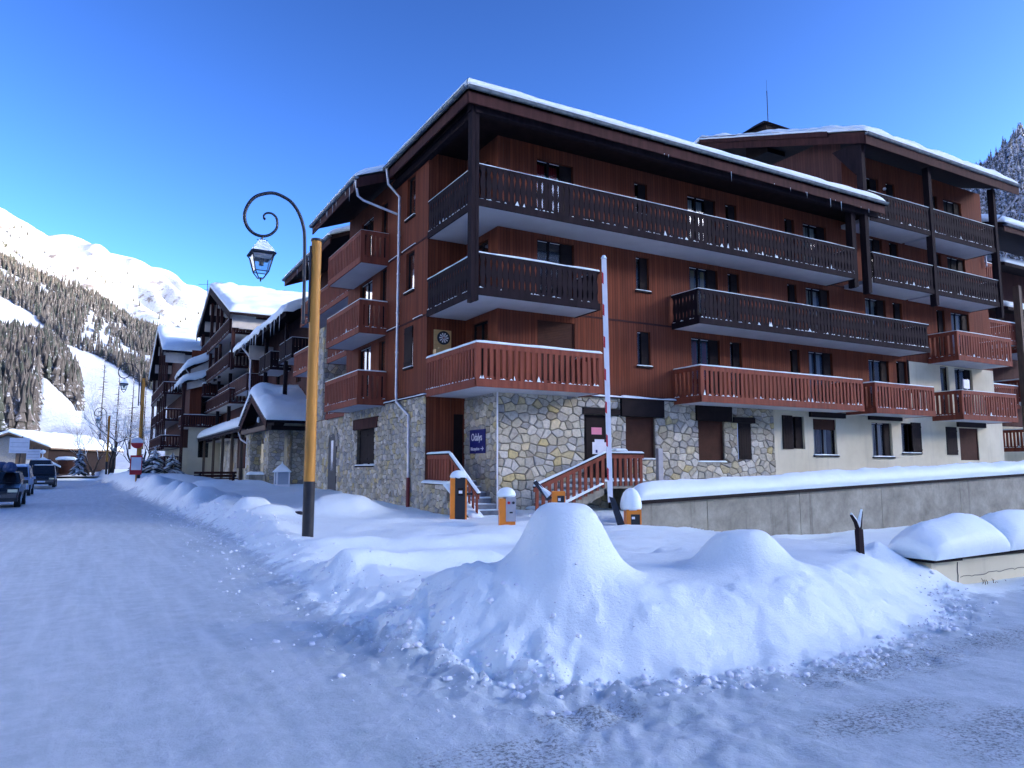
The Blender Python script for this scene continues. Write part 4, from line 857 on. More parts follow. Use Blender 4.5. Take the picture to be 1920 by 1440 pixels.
for z,nm in ((12.14,'top'),(9.42,'second from top')):
    x0=28.35
    balcony(rb,[(x0,YB),(32.72,YB)],z,[(32.72,Y0),(x0,Y0)],'carved','dark',H=1.32,fh=.22,rail=.07,snow=.035,seed=30+int(z),label=nm+' dark balcony, left bay')
    balcony(rb,[(32.98,YB),(38.1,YB),(38.1,Y0)],z,[(32.98,Y0)],'carved','dark',H=1.32,fh=.22,rail=.07,snow=.035,seed=32+int(z),label=nm+' dark balcony, right bay')
for x in PX: post(rb,x,YB+.05,8.9,15.4,.28)
balcony(rb,[(34.3,Y0),(34.3,YB),(38.8,YB),(38.8,Y0)],S[1]-.16,[],'plain','red',H=1.36,snow=.03,seed=36,label='upper red slatted balcony')
balcony(rb,[(34.35,Y0),(34.35,YB),(38.9,YB),(38.9,Y0)],S[0]-.16,[],'plain','red',H=1.34,snow=.03,seed=37,label='lower red slatted balcony')
RZ=15.82; sl_=.358; rx0,rx1,ry0=27.8,39.95,18.72
roofslab(rb,[(rx0,ry0,RZ),(rx1,ry0,RZ),(rx1,28.3,RZ+9.6*sl_),(rx0,28.3,RZ+9.6*sl_)],.2); roofslab(rb,[(rx0,28.3,RZ+9.6*sl_),(rx1,28.3,RZ+9.6*sl_),(rx1,37,RZ+.6),(rx0,37,RZ+.6)],.2)
beam(rb,'fascia_board',FY(ry0),rx0,rx1,0,.05,RZ-.52,RZ-.06,'brown')
m=MB(); m.prism([(rx0,ry0,RZ-.5),(rx0,ry0,RZ+.0),(rx0,28.3,RZ+9.6*sl_),(rx0,28.3,RZ-.5+9.6*sl_)],(-.05,0,0)); m.build('verge_board','brown',rb)
m=MB(); m.prism([(rx0-.05,ry0+1.7,RZ+.15+1.7*sl_-.3),(rx0-.05,ry0+1.7,RZ+.18+1.7*sl_),(rx0-.05,28.3,RZ+.18+9.6*sl_),(rx0-.05,28.3,RZ-.15+9.6*sl_)],(-.09,0,0)); m.build('verge_board','brown',rb)
m=MB(); m.prism([(28.0,YB+.3,14.2),(28.0,YB+1.4,15.6),(28.0,YB-.2,15.6),(28.0,YB-.2,15.3)],(.12,0,0)); m.build('brace','dark',rb)
gutter(rb,(rx0,ry0-.085,RZ-.04),(rx1+.05,ry0-.085,RZ-.04),.09)
snow_patch('roof_snow',[(rx0-.12,ry0-.08,RZ+.02),(rx1,ry0-.08,RZ+.02),(rx1,28.3,RZ+9.6*sl_),(rx0-.12,28.3,RZ+9.6*sl_)],.42,rb,free=(1,1,0,1),Rr=.8,res=.25,seed=24,lump=.4)
snow_patch('roof_snow',[(rx0-.12,28.3,RZ+9.6*sl_),(rx1,28.3,RZ+9.6*sl_),(rx1,37,RZ+.6),(rx0-.12,37,RZ+.6)],.42,rb,free=(0,1,1,1),Rr=.6,res=.4,seed=25)
m=MB(); m.box(29.0,24.9,17.6,30.3,26.3,19.15); m.add([(28.8,24.7,19.1),(30.5,24.7,19.1),(30.5,26.5,19.1),(28.8,26.5,19.1),(29.3,25.3,19.5),(30.0,25.3,19.5),(30.0,25.9,19.5),(29.3,25.9,19.5)],[(0,1,5,4),(1,2,6,5),(2,3,7,6),(3,0,4,7),(4,5,6,7),(0,3,2,1)]); m.build('chimney_stack','shutter',rb)
m=MB(); m.tube([(29.6,25.3,19.3),(29.6,25.3,21.2)],.022,6); m.tube([(29.6,25.3,21.2),(29.6,25.3,21.8)],.008,4); m.build('aerial','black',rb)
downpipe(rb,[(rx1+.05,ry0-.05,RZ-.1),(rx1+.05,ry0+.2,RZ-.7),(39.7,Y0-.12,RZ-2.2),(39.7,Y0-.12,12)],.04)
lmp=[]
ls=MB(); ls.lathe((31.45,Y0-.14,14.55),[(.0,-.07),(.06,-.05),(.075,0),(.06,.05),(0,.07)],12); ls.build('wall_lamp','white',rb,smooth=True)
# folded chairs and towel seen on balconies
ch=MB(); 
for s_ in (0,.38): ch.tube([(35.25+s_,19.55,5.0),(35.05+s_,19.35,5.75)],.018,6)
ch.box(35.03,19.32,5.30,35.5,19.36,5.72); ch.box(35.1,19.36,4.95,35.55,19.75,5.0); ch.build('folding_chair','white',label='white folding chair leaning on the lower red balcony of the right block',cat='chair')
# ------------------------------------------------------------ middle wing
mw=empty('apartment_building','middle wing with red balconies and snow laden eave between corner block and chalets','apartment building',(11,45,0))
XW=10.85; FW=FX(XW)
wall(mw,'timber_wall',FW,31.9,44,4.0,12.6,[(33.0,34.5,4.2,6.5),(33.0,34.5,6.95,9.3),(33,34.5,9.7,12),(37,38.5,9.7,12),(39,40.4,6.95,9.3)],'clad')
for o in [(33.0,34.5,4.2,6.5),(33.0,34.5,6.95,9.3),(33,34.5,9.7,12),(37,38.5,9.7,12),(39,40.4,6.95,9.3)]: window(mw,FW,*o,kind='double',vent=False)
wall(mw,'timber_wall',FY(31.9),XL,XW,4.1,13.2,[],'clad')
XA=9.78; FA=FX(XA); aops=[(33.55,34.85,.2,3.2)]
# stone ground floor with an arched doorway
stonework(mw,FA,31.9,37.2,-.1,3.95,[(33.55,34.85,.2,2.75),(33.72,34.68,2.75,3.05)],.36,.27,110,.05,36,label='stone wall with the arched doorway')
m=MB(); n=12; av=[(XA-.06,34.2+.66*math.cos(pi*k/n),2.6+.62*math.sin(pi*k/n)) for k in range(n+1)]
m.prism([(XA+.02,34.85,.3),(XA+.02,34.85,2.6)]+[(XA+.02,y,z) for _,y,z in av[1:-1]]+[(XA+.02,33.55,2.6),(XA+.02,33.55,.3)],(-.07,0,0)); dr=m.build('arched_door','black',mw)
for k in range(9):
    a0,a1=pi*k/9+.03,pi*(k+1)/9-.03; m=MB(); m.prism([(XA-.02,34.2+r*math.cos(a),2.6+r*math.sin(a)) for r,a in ((.68,a0),(1.02,a0),(1.02,a1),(.68,a1))],(-.06-.01*(k%3),0,0)); m.build('arch_stone','stone',mw,tone=[random.random()]*8)
m=MB(); m.add([(XA-.055,34.05,1.5),(XA-.055,34.4,1.5),(XA-.055,34.4,2.9),(XA-.055,34.05,2.9)],[(0,1,2,3)]); m.build('glazing','glass',mw,fix=False)
stonework(mw,FX(9.7),35.9,37.3,3.95,8.6,[],.33,.26,111,.05,24,label='stone pier'); stonework(mw,FY(35.9),9.7,10.85,3.95,8.6,[],.33,.26,112,.05,12)
balcony(mw,[(XL+.05,31.95),(XL+.05,40.7)],9.33,[(XW,40.7),(XW,31.95)],'plain','red',H=1.25,snow=.04,fine=False,seed=50,label='long top red balcony')
balcony(mw,[(XL+.05,31.95),(XL+.05,35.1),(XW,35.1)],6.62,[(XW,31.95)],'plain','red',H=1.25,snow=.03,fine=False,seed=51)
balcony(mw,[(XW,37.4),(XL,37.4),(XL,41.8),(XW,41.8)],6.70,[],'plain','red',H=1.28,snow=.05,fine=False,seed=52,label='red balcony behind the ochre pole')
balcony(mw,[(XL+.05,31.95),(XL+.05,35.1),(XW,35.1)],3.92,[(XW,31.95)],'plain','red',H=1.25,snow=.03,fine=False,seed=53)
E3=12.35
roofslab(mw,[(9.05,33.0,E3),(9.05,42.3,E3),(13.5,42.3,E3+4.45*.38),(13.5,33.0,E3+4.45*.38)],.2); beam(mw,'fascia_board',FX(9.06),33,42.3,0,.05,E3-.4,E3-.05,'brown')
m=MB(); m.prism([(9.05,42.3,E3),(13.5,42.3,E3+4.45*.38),(13.5,42.3,E3-.35+4.45*.38),(9.05,42.3,E3-.4)],(0,.05,0)); m.build('verge_board','brown',mw)
gutter(mw,(8.97,42.35,E3-.03),(8.97,33,E3-.03),.09); snow_patch('roof_snow',[(8.98,33.0,E3),(13.5,33,E3+4.5*.38),(13.5,42.35,E3+4.5*.38),(8.98,42.35,E3)],.32,mw,free=(1,0,1,1),Rr=.4,res=.3,seed=26)
icicles(mw,(9.0,33.5,E3-.1),(9.0,42,E3-.1),8,19,.2,.7)
# lower long wing behind: purple brown balconies and the drooping snow eave
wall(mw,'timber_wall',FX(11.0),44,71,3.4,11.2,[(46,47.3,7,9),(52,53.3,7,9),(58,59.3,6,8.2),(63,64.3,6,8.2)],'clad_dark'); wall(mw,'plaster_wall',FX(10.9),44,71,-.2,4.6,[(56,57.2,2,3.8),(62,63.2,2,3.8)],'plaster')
for o in [(46,47.3,7,9),(52,53.3,7,9),(58,59.3,6,8.2),(63,64.3,6,8.2)]: window(mw,FX(11),*o,kind='double',vent=False)
wall(mw,'timber_wall',FY(41.9),XW,14,4,13.5,[],'clad_dark')
balcony(mw,[(11,42.9),(9.7,42.9),(9.7,46.2),(11,46.2)],7.95,[],'carved','dark',H=1.2,fh=.2,rail=.07,snow=.03,fine=False,seed=54,label='near dark balcony')
balcony(mw,[(11,48.8),(9.7,48.8),(9.7,52.5),(11,52.5)],7.95,[],'carved','dark',H=1.2,fh=.2,rail=.07,snow=.03,fine=False,seed=55,label='far dark balcony')
balcony(mw,[(11,56.0),(9.5,56.0),(9.5,70.4),(11,70.4)],7.25,[],'plain','brown',H=1.25,fh=.2,pitch=.14,snow=.03,fine=False,seed=56,label='long brown boarded balcony')
E4=10.65
roofslab(mw,[(9.2,42.4,E4),(9.2,62,E4),(13.8,62,E4+4.6*.4),(13.8,42.4,E4+4.6*.4)],.2); beam(mw,'fascia_board',FX(9.2),42.4,62,0,.05,E4-.38,E4-.05,'dark')
m=MB(); m.prism([(9.2,62,E4),(13.8,62,E4+4.6*.4),(13.8,62,E4-.35+4.6*.4),(9.2,62,E4-.38)],(0,.05,0)); m.build('verge_board','dark',mw)
snow_patch('roof_snow',[(9.0,42.4,E4-.05),(13.8,42.4,E4+4.6*.4),(13.8,62.1,E4+4.6*.4),(9.0,62.1,E4-.05)],.42,mw,free=(1,0,1,1),Rr=.4,res=.3,seed=27,droop=.35,lump=.5)
icicles(mw,(9.03,43,E4-.1),(9.03,61.5,E4-.1),34,29,.25,1.2)
m=MB(); m.box(9.35,54.6,E4-1.3,11,54.75,E4-.3); m.box(9.35,60.6,E4-1.3,11,60.75,E4-.3); m.build('gable_panel','cream',mw)
downpipe(mw,[(9.05,56.1,E4-.2),(9.6,56.0,E4-.9),(9.7,56,E4-1.2),(9.7,56,1)],.07,mat='white')
for y in (44.6,50.6,56.4,): post(mw,9.75,y,4.3,10.3,.22,'dark')
for y in (64.0,70.3): post(mw,9.55,y,4.3,12,.25,'dark')
# long low arcade roof beyond the porch
E5=4.35; roofslab(mw,[(8.5,49.6,E5),(8.5,80.5,E5),(11.2,80.5,E5+1.25),(11.2,49.6,E5+1.25)],.15); beam(mw,'fascia_board',FX(8.5),49.6,80.5,0,.05,E5-.3,E5,'dark'); gutter(mw,(8.42,80.6,E5),(8.42,51.8,E5),.08)
snow_patch('roof_snow',[(8.42,51.5,E5),(11.2,51.5,E5+1.25),(11.2,80.7,E5+1.25),(8.42,80.7,E5)],.55,mw,free=(1,0,1,1),Rr=.5,res=.35,seed=28)
roofslab(mw,[(8.4,78.2,E5),(8.4,80.8,E5+1.35),(11.2,80.8,E5+1.35),(11.2,78.2,E5)],.15,top=None)
for y in (53.5,57.5,62,67,73,79): post(mw,8.9,y,.4,E5-.1,.2,'oldwood')
m=MB(); fbox(m,FX(9.9),57.6,60.8,0,.08,1.6,3.9); m.build('notice_board','roller',mw,label='orange brown boarded panel')
stonework(mw,FX(10.2),62,72,.2,4.0,[(64.5,66.5,.2,3.4)],.6,.5,118,.06,20,label='stone wall under the arcade'); downpipe(mw,[(8.5,52.8,E5-.1),(8.7,52.7,E5-.8),(9.6,51.0,E5-1.6)],.06)
# ------------------------------------------------------------ porch
po=empty('entrance_porch','small gabled entrance porch on stone pillars under a thick snow cushion','porch',(9.8,46,.6))
GX=8.25; ap=(46.6,6.05); ne=(42.0,4.25); fe=(50.5,4.3)
for (y0,z0),(y1,z1),nm in ((ap,ne,'roof'),(ap,fe,'roof')):
    m=MB(); m.hexa([(GX,y0,z0-.14),(12.5,y0,z0-.14),(12.5,y1,z1-.14),(GX,y1,z1-.14),(GX,y0,z0),(12.5,y0,z0),(12.5,y1,z1),(GX,y1,z1)]); m.build(nm,'dark',po)
    for k in range(9):   # shingle butts along the verge
        t=k/9; m=MB(); y=y0+(y1-y0)*t; z=z0+(z1-z0)*t; ya=y0+(y1-y0)*(t+.12); za=z0+(z1-z0)*(t+.12); m.hexa([(GX-.10,y,z+.0),(GX+.3,y,z+.0),(GX+.3,ya,za+.05),(GX-.10,ya,za+.05),(GX-.10,y,z+.05),(GX+.3,y,z+.05),(GX+.3,ya,za+.11),(GX-.10,ya,za+.11)]); m.build('shingle','iron',po)
    m=MB(); m.prism([(GX-.04,y0,z0-.05),(GX-.04,y1,z1-.05),(GX-.04,y1,z1-.42),(GX-.04,y0,z0-.48)],(.06,0,0)); m.build('verge_board','brown',po)
m=MB(); m.prism([(8.9,ap[0],ap[1]-.4),(8.9,43.2,4.2),(8.9,43.2,3.95),(8.9,49.4,3.95),(8.9,49.4,4.2)],(.08,0,0)); m.build('gable_boarding','dark',po)
beam(po,'tie_beam',FX(8.6),42.4,50.2,0,.3,3.75,4.02,'oldwood'); beam(po,'eave_beam',FY(42.6),8.3,12.5,-.1,.12,3.75,4.0,'shutter')
snow_patch('roof_snow',[(GX-.05,41.95,4.27),(12.5,41.95,4.27),(12.5,46.6,6.05),(GX-.05,46.6,6.05)],.72,po,free=(1,0,0,1),Rr=.7,res=.2,seed=33)
snow_patch('roof_snow',[(GX-.05,46.6,6.05),(12.5,46.6,6.05),(12.5,50.6,4.3),(GX-.05,50.6,4.3)],.72,po,free=(0,0,1,1),Rr=.7,res=.2,seed=34)
def pillar(parent,x0,y0,x1,y1,z0,z1,seed,bud=14,label=None):
    m=MB(); m.box(x0,y0,z0,x1,y1,z1); p=m.build('pillar','mortar',parent,label=label)
    stonework(p,FX(x0),y0,y1,z0,z1,[],.3,.22,seed,.05,bud,back=False); stonework(p,FY(y0),x0,x1,z0,z1,[],.3,.22,seed+1,.05,bud,back=False)
pillar(po,8.55,48.2,9.2,49.4,.1,3.8,120); pillar(po,8.75,43.6,9.6,44.9,.1,3.8,122); pillar(po,10.2,44.3,11.2,45.4,.1,4.0,124,10)
m=MB(); m.box(11.2,43.9,.1,12.6,50,4.2); m.build('back_wall','shutter',po); m=MB(); m.box(11.1,45.7,.6,11.2,46.9,3.0); m.build('entrance_door','dark',po)
m=MB(); m.lathe((8.35,44.9,4.25),[(.0,0),(.09,.05),(.07,.3),(.0,.36)],8); m.build('icicle_lump','ice',po)
# chimney behind the porch
chm=empty('chimney','stone chimney capped with snow behind the porch roof','chimney',(11.5,44.2,4))
m=MB(); m.box(11.1,43.5,4.5,12.5,44.9,7.3); m.build('shaft','mortar',chm); stonework(chm,FX(11.1),43.5,44.9,5.2,7.3,[],.34,.25,130,.05,12,back=False); stonework(chm,FY(43.5),11.1,12.5,5.2,7.3,[],.34,.25,131,.05,12,back=False)
snow_patch('snow_cap',[(11.05,43.4,7.3),(12.55,43.4,7.3),(12.55,45,7.3),(11.05,45,7.3)],.4,chm,seed=3)
lan=empty('garden_lantern','pale garden lantern standing in the snow before the porch pillars','lantern',(9.0,41.2,.55))
m=MB(); m.box(8.63,40.85,.45,9.37,41.6,.75)
for x in (8.66,9.30): 
    for y in (40.88,41.53): m.box(x,y,.75,x+.06,y+.06,1.42)
m.build('frame','white',lan); m=MB(); m.box(8.70,40.93,.75,9.32,41.54,1.40); m.build('glass_box','lampglass',lan); m=MB(); m.lathe((9,41.22,1.40),[(.52,0),(.46,.08),(.2,.34),(.08,.42),(.03,.5),(0,.62)],12); m.build('snow_cap','snow',lan,smooth='all')
pb=empty('planter_box','square grey concrete planter capped with snow by the porch','planter',(8.0,43.9,.4)); m=MB(); m.box(7.7,43.5,.3,8.5,44.2,1.25); m.build('box','concrete',pb); snow_patch('snow_cap',[(7.68,43.48,1.25),(8.52,43.48,1.25),(8.52,44.22,1.25),(7.68,44.22,1.25)],.18,pb,seed=4)
# ------------------------------------------------------------ chalets with gables to the street
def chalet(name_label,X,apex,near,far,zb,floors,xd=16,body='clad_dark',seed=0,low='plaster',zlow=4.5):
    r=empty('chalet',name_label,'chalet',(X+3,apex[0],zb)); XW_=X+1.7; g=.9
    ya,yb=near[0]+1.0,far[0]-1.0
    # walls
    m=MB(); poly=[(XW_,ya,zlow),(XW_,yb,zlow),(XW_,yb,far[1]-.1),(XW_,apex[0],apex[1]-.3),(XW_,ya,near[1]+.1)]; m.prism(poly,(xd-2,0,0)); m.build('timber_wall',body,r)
    m=MB(); m.box(XW_+.02,ya+.02,zb-.6,XW_+xd-2,yb,zlow); m.build('plaster_wall',low,r)
    for (y0,z0),(y1,z1),ff in ((apex,near,(1,0,0,1)),(apex,far,(0,0,1,1))):
        m=MB(); m.hexa([(X-.3,y0,z0-.2),(X+xd,y0,z0-.2),(X+xd,y1,z1-.2),(X-.3,y1,z1-.2),(X-.3,y0,z0),(X+xd,y0,z0),(X+xd,y1,z1),(X-.3,y1,z1)]); m.build('roof','dark',r)
        m=MB(); m.prism([(X-.35,y0,z0),(X-.35,y1,z1),(X-.35,y1,z1-.6),(X-.35,y0,z0-.65)],(.06,0,0)); m.build('verge_board','dark',r)
        c=[(X-.35,y1,z1),(X+xd,y1,z1),(X+xd,y0,z0),(X-.35,y0,z0)] if y1<y0 else [(X-.35,y0,z0),(X+xd,y0,z0),(X+xd,y1,z1),(X-.35,y1,z1)]
        snow_patch('roof_snow',c,.5,r,free=ff,Rr=.5,res=.4,seed=seed+int(y1),lump=.5)
    # cream consoles under the roof
    for t in (.25,.6,.93):
        for e in (near,far):
            y=apex[0]+(e[0]-apex[0])*t; z=apex[1]+(e[1]-apex[1])*t; m=MB(); m.box(X+.0,min(y,y+.0)-.12,z-1.35,X+1.7,y+.12,z-.4); m.build('console','cream',r)
    m=MB(); m.box(X+.5,near[0]+.75,near[1]-1.1,X+4.8,near[0]+.9,near[1]-.25); m.build('console','cream',r)
    n=len(floors)
    for k,(z,y0,y1,xo) in enumerate(floors):
        balcony(r,[(XW_,y0),(X+xo,y0),(X+xo,y1),(XW_,y1)],z,[],'plain' ,'brown',H=1.2,fh=.2,pitch=.26,snow=.04,fine=False,seed=seed+k,soff='cream')
        yy=y0+1.0; j=0
        while yy<y1-1.2: window(r,FX(XW_),yy,yy+1.3,z+.2,z+2.3,'double',vent=False,rec=.1,cur=('cwhite','left') if (j+k)%3==0 else None,seed=j); yy+=2.6; j+=1
    ys=sorted({q for z,y0,y1,xo in floors for q in (y0,y1)}); zt=lambda y: np.interp(y,[near[0],apex[0],far[0]],[near[1],apex[1],far[1]])-.5
    for y in (ya+.3,apex[0]-1.8,apex[0]+1.8,yb-.3): post(r,X+.18,y,floors[0][0]-.2,float(zt(y)),.26,'brown')
    for y in (apex[0]-4.2,): post(r,X+.18,y,floors[0][0]-.2,float(zt(y)),.22,'brown')
    # side windows facing the camera
    for z in [f[0] for f in floors][::2]: window(r,FY(ya),XW_+1.2,XW_+2.5,z+1.0,z+2.2,'double',vent=False,rec=.1,sill=True)
    return r
cC=chalet('tall timber gabled chalet with stacked brown balconies and posts behind the long snow eave',8.8,(70.4,17.9),(58.3,13.4),(79.5,14.9),.6,[(9.35,60,78.3,0),(6.65,61,78,.3),(3.95,62,78,.3),(12.1,60.5,78,.0)],xd=13,seed=200)
m=MB(); m.box(14.5,61,9.4,14.7,62,9.5)
cD=chalet('farthest gabled chalet at the street end with dark posts and snowy roof',5.7,(86,16.3),(78,13.0),(97,12.0),1.0,[(3.6,79.2,95.5,0),(6.2,79.2,95.8,.2),(8.8,79.0,95.8,.0),(1.6,79.6,94,.4)],xd=15,seed=240,zlow=3.6)
# lean-to wing between the two chalets
cl_=empty('lean_to_wing','low linking wing between the two chalets with drooping snow eaves and balconies','building wing',(9,76,.8))
wall(cl_,'timber_wall',FY(74.2),7.6,10.5,5.4,12.6,[(8.6,9.8,6.6,8.6)],'clad'); wall(cl_,'timber_wall',FX(7.6),74.2,80,5.4,11.5,[],'clad_dark'); wall(cl_,'plaster_wall',FY(74.1),7.6,10.5,.4,5.4,[(8.5,9.4,2.6,4.4)],'plaster')
for (x0,y0,x1,y1,z0,sl2,sd_) in ((6.75,73.3,10.3,86,9.55,.33,1),(7.0,73.2,10.5,82,12.0-1.2,.55,2)):
    roofslab(cl_,[(x0,y0,z0),(x1,y0,z0+(x1-x0)*sl2),(x1,y1,z0+(x1-x0)*sl2),(x0,y1,z0)],.18,mat='dark'); snow_patch('roof_snow',[(x0-.1,y0-.1,z0-.02),(x1,y0-.1,z0+(x1-x0)*sl2),(x1,y1,z0+(x1-x0)*sl2),(x0-.1,y1,z0-.02)],.6,cl_,free=(1,0,1,1),Rr=.5,res=.3,seed=41+sd_,droop=.4)
    m=MB(); m.prism([(x0+.5,y0+.35,z0-.1),(x1,y0+.35,z0+(x1-x0)*sl2-.3),(x1,y0+.35,z0+(x1-x0)*sl2-1.0),(x0+.5,y0+.35,z0-.75)],(0,.08,0)); m.build('gable_panel','cream',cl_)
icicles(cl_,(6.75,73.3,9.5),(6.75,80,9.5),14,77,.2,.9)
balcony(cl_,[(10.3,73.4),(7.1,73.4),(7.1,78)],5.35,[(10.3,78)],'plain','brown',H=1.15,fh=.2,snow=.07,fine=False,seed=61,soff='cream'); balcony(cl_,[(10.3,72.6),(8.6,72.6),(8.6,74)],8.2,[(10.3,74)],'plain','brown',H=1.15,fh=.2,snow=.3,fine=False,seed=62,soff='cream')
window(cl_,FY(74.2),8.6,9.8,6.6,8.6,'double',vent=False); window(cl_,FY(74.1),8.5,9.4,2.6,4.4,'double',vent=False); post(cl_,7.0,73.5,.8,9.4,.26,'brown'); downpipe(cl_,[(7.0,73.2,10.7),(7.4,73.5,10.2),(8.8,73.6,9.5)],.05)
# television aerial on the chalet
ta=MB(); ta.tube([(9.8,84,12),(9.8,84,21.8)],.035,5)
for z,l in ((21.2,.9),(20.6,.6)): ta.tube([(9.8-l,84,z),(9.8+l,84,z+.25)],.02,4)
ta.build('roof_aerial','black',label='tall thin television mast against the snowy mountain beside the chalet gable',cat='aerial')
# ------------------------------------------------------------ far right building
fb=empty('apartment_building','further apartment block at the right picture edge with red balconies and snowy roofs','apartment building',(50,24,0))
wall(fb,'timber_wall',FY(25),41.0,62,4,15.0,[(46,48,9.4,11.5),(46,48,6.5,8.6)],'clad_dark'); wall(fb,'plaster_wall',FY(24.9),41,62,-2,4.2,[],'plaster')
window(fb,FY(25),46,48,9.4,11.5,'double'); window(fb,FY(25),46,48,6.5,8.6,'double')
for x0,x1,z,s_ in ((42.2,45.0,12.0,1),(43.7,46.6,8.7,2),(47.3,52,8.4,3),(43.2,46.2,5.0,4),(47.4,52,5.5,5),(48,52,2.6,6)):
    balcony(fb,[(x0,24.6),(x0,22.5),(x1,22.5),(x1,24.6)],z,[],'plain','red',H=1.3,snow=.07,fine=False,seed=80+s_)
post(fb,46.6,22.3,0,12.2,.35,'oldwood')
roofslab(fb,[(44,21.5,15.4),(60,21.5,15.4),(60,28,17.6),(44,28,17.6)],.3); gutter(fb,(44,21.4,15.3),(60,21.4,15.3),.1); beam(fb,'fascia_board',FY(21.5),44,60,0,.05,14.9,15.3,'brown')
snow_patch('roof_snow',[(44,21.4,15.4),(60,21.4,15.4),(60,28,17.6),(44,28,17.6)],.45,fb,free=(1,1,0,1),res=.4,seed=44)
for z in (14.0,11.3): 
    roofslab(fb,[(46.5,22.8,z-.2),(56,22.8,z-.2),(56,25.2,z+.5),(46.5,25.2,z+.5)],.2,name='canopy',mat='dark'); snow_patch('canopy_snow',[(46.5,22.8,z-.2),(56,22.8,z-.2),(56,25.2,z+.5),(46.5,25.2,z+.5)],.4,fb,free=(1,0,0,1),res=.4,seed=int(z))
# ------------------------------------------------------------ garage ramp wall and right garden wall
rw=empty('retaining_wall','long stained concrete retaining wall carrying a thick roll of snow','wall',(22,15.8,-1))
xa,ya_,za=12.85,15.75,.76; xb,yb_,zb_=36.0,15.9,1.52
m=MB(); jts=[xa,15.3,19.2,23.3,28.0,xb]
for i in range(5):
    x0,x1=jts[i]+.012,jts[i+1]-.012; f0,f1=(x0-xa)/(xb-xa),(x1-xa)/(xb-xa); y0,y1=ya_+(yb_-ya_)*f0,ya_+(yb_-ya_)*f1; z0,z1=za+(zb_-za)*f0,za+(zb_-za)*f1
    mm=MB(); mm.hexa([(x0,y0,-2),(x1,y1,-2),(x1,y1+.3,-2),(x0,y0+.3,-2),(x0,y0,z0-.1),(x1,y1,z1-.1),(x1,y1+.3,z1-.1),(x0,y0+.3,z0-.1)]); mm.build('wall_panel','concrete',rw)
m.hexa([(xa-.06,ya_-.08,za-.1),(xb,yb_-.08,zb_-.1),(xb,yb_+.4,zb_-.1),(xa-.06,ya_+.4,za-.1),(xa-.06,ya_-.08,za-.0),(xb,yb_-.08,zb_-.0),(xb,yb_+.4,zb_-.0),(xa-.06,ya_+.4,za-.0)]); m.build('coping','shutter',rw)

snow_patch('wall_snow',[(xa-.10,ya_-.10,za),(xb,yb_-.10,zb_),(xb,yb_+.45,zb_),(xa-.10,ya_+.45,za)],.52,rw,free=(1,0,1,1),Rr=.34,res=.12,seed=51,lump=.22)
gw=empty('garden_wall','low cracked cream wall with dark coping under two snow pillows at the right edge','wall',(12,6.2,-.6))
m=MB(); m.box(9.9,6.05,-1,18,6.4,.36); m.build('wall_body','plaster',gw); m=MB(); m.box(9.82,5.97,.36,10.5,6.5,.41); m.box(10.5,5.99,.385,18,6.5,.445); m.build('coping','shutter',gw)
m=MB(); rs=random.Random(4); p=[(10.5,6.045,.33)]; 
for k in range(6): p.append((10.5+rs.uniform(-.02,.02),6.045,.33-.06*(k+1)))
m.tube(p,.006,4); p=[(10.55,6.045,.12)]
while p[-1][0]<14: p.append((p[-1][0]+.07,6.045,.12+.02*(p[-1][0]-10.5)+rs.uniform(-.015,.015)))
m.tube(p,.004,4); m.build('crack','black',gw)
snow_patch('snow_pillow',[(9.80,5.92,.40),(11.60,5.92,.43),(11.60,6.6,.43),(9.80,6.6,.40)],.52,gw,Rr=.36,res=.06,seed=61,lump=.2)
snow_patch('snow_pillow',[(11.66,5.94,.43),(15.5,5.94,.45),(15.5,6.6,.45),(11.66,6.6,.43)],.56,gw,Rr=.34,res=.06,seed=62,lump=.2)
dry=MB(); rs=random.Random(9)
for k in range(26):
    x=rs.uniform(10.9,11.35); y=rs.uniform(5.85,5.98); h=rs.uniform(.05,.17); dry.tube([(x,y,-.15),(x+rs.uniform(-.03,.03),y,-.08+h*.6),(x+rs.uniform(-.05,.05),y,-.08+h)],.004,4)
dry.build('dry_weeds','twig',label='tuft of dry dark weeds at the foot of the cream garden wall',cat='plant')
# Y shaped stake
ys=MB(); X0_,Y0_=8.86,6.36
for p in ([(0,.30),(.045,.78),(-.01,.92),(-.10,1.02)],[(0,.30),(.045,.78),(.085,.9),(.13,1.05)]):
    pass
ys.hexa([(X0_-.04,Y0_-.03,.3),(X0_+.05,Y0_-.03,.3),(X0_+.05,Y0_+.03,.3),(X0_-.04,Y0_+.03,.3),(X0_-.055,Y0_-.03,.82),(X0_+.04,Y0_-.03,.82),(X0_+.04,Y0_+.03,.82),(X0_-.055,Y0_+.03,.82)])
st=empty('forked_post','dark forked post tipped with snow sticking out of the bank','post',(X0_,Y0_,.3)); ys.build('stem','dark',st)
m=MB(); m.tube([(X0_-.02,Y0_,.80),(X0_-.07,Y0_,.92),(X0_-.15,Y0_,1.01)],[.032,.026,.018],6); m.build('prong','dark',st); m=MB(); m.tube([(X0_+.0,Y0_,.80),(X0_+.035,Y0_,.93),(X0_+.07,Y0_,1.05)],[.032,.026,.018],6); m.build('prong','dark',st)
m=MB(); m.tube([(X0_-.15,Y0_,1.03),(X0_-.07,Y0_,.955),(X0_-.01,Y0_,.86),(X0_+.02,Y0_,.95),(X0_+.07,Y0_,1.075)],[.014,.016,.03,.022,.014],6); m.build('snow_cap','snow',st,smooth='all')
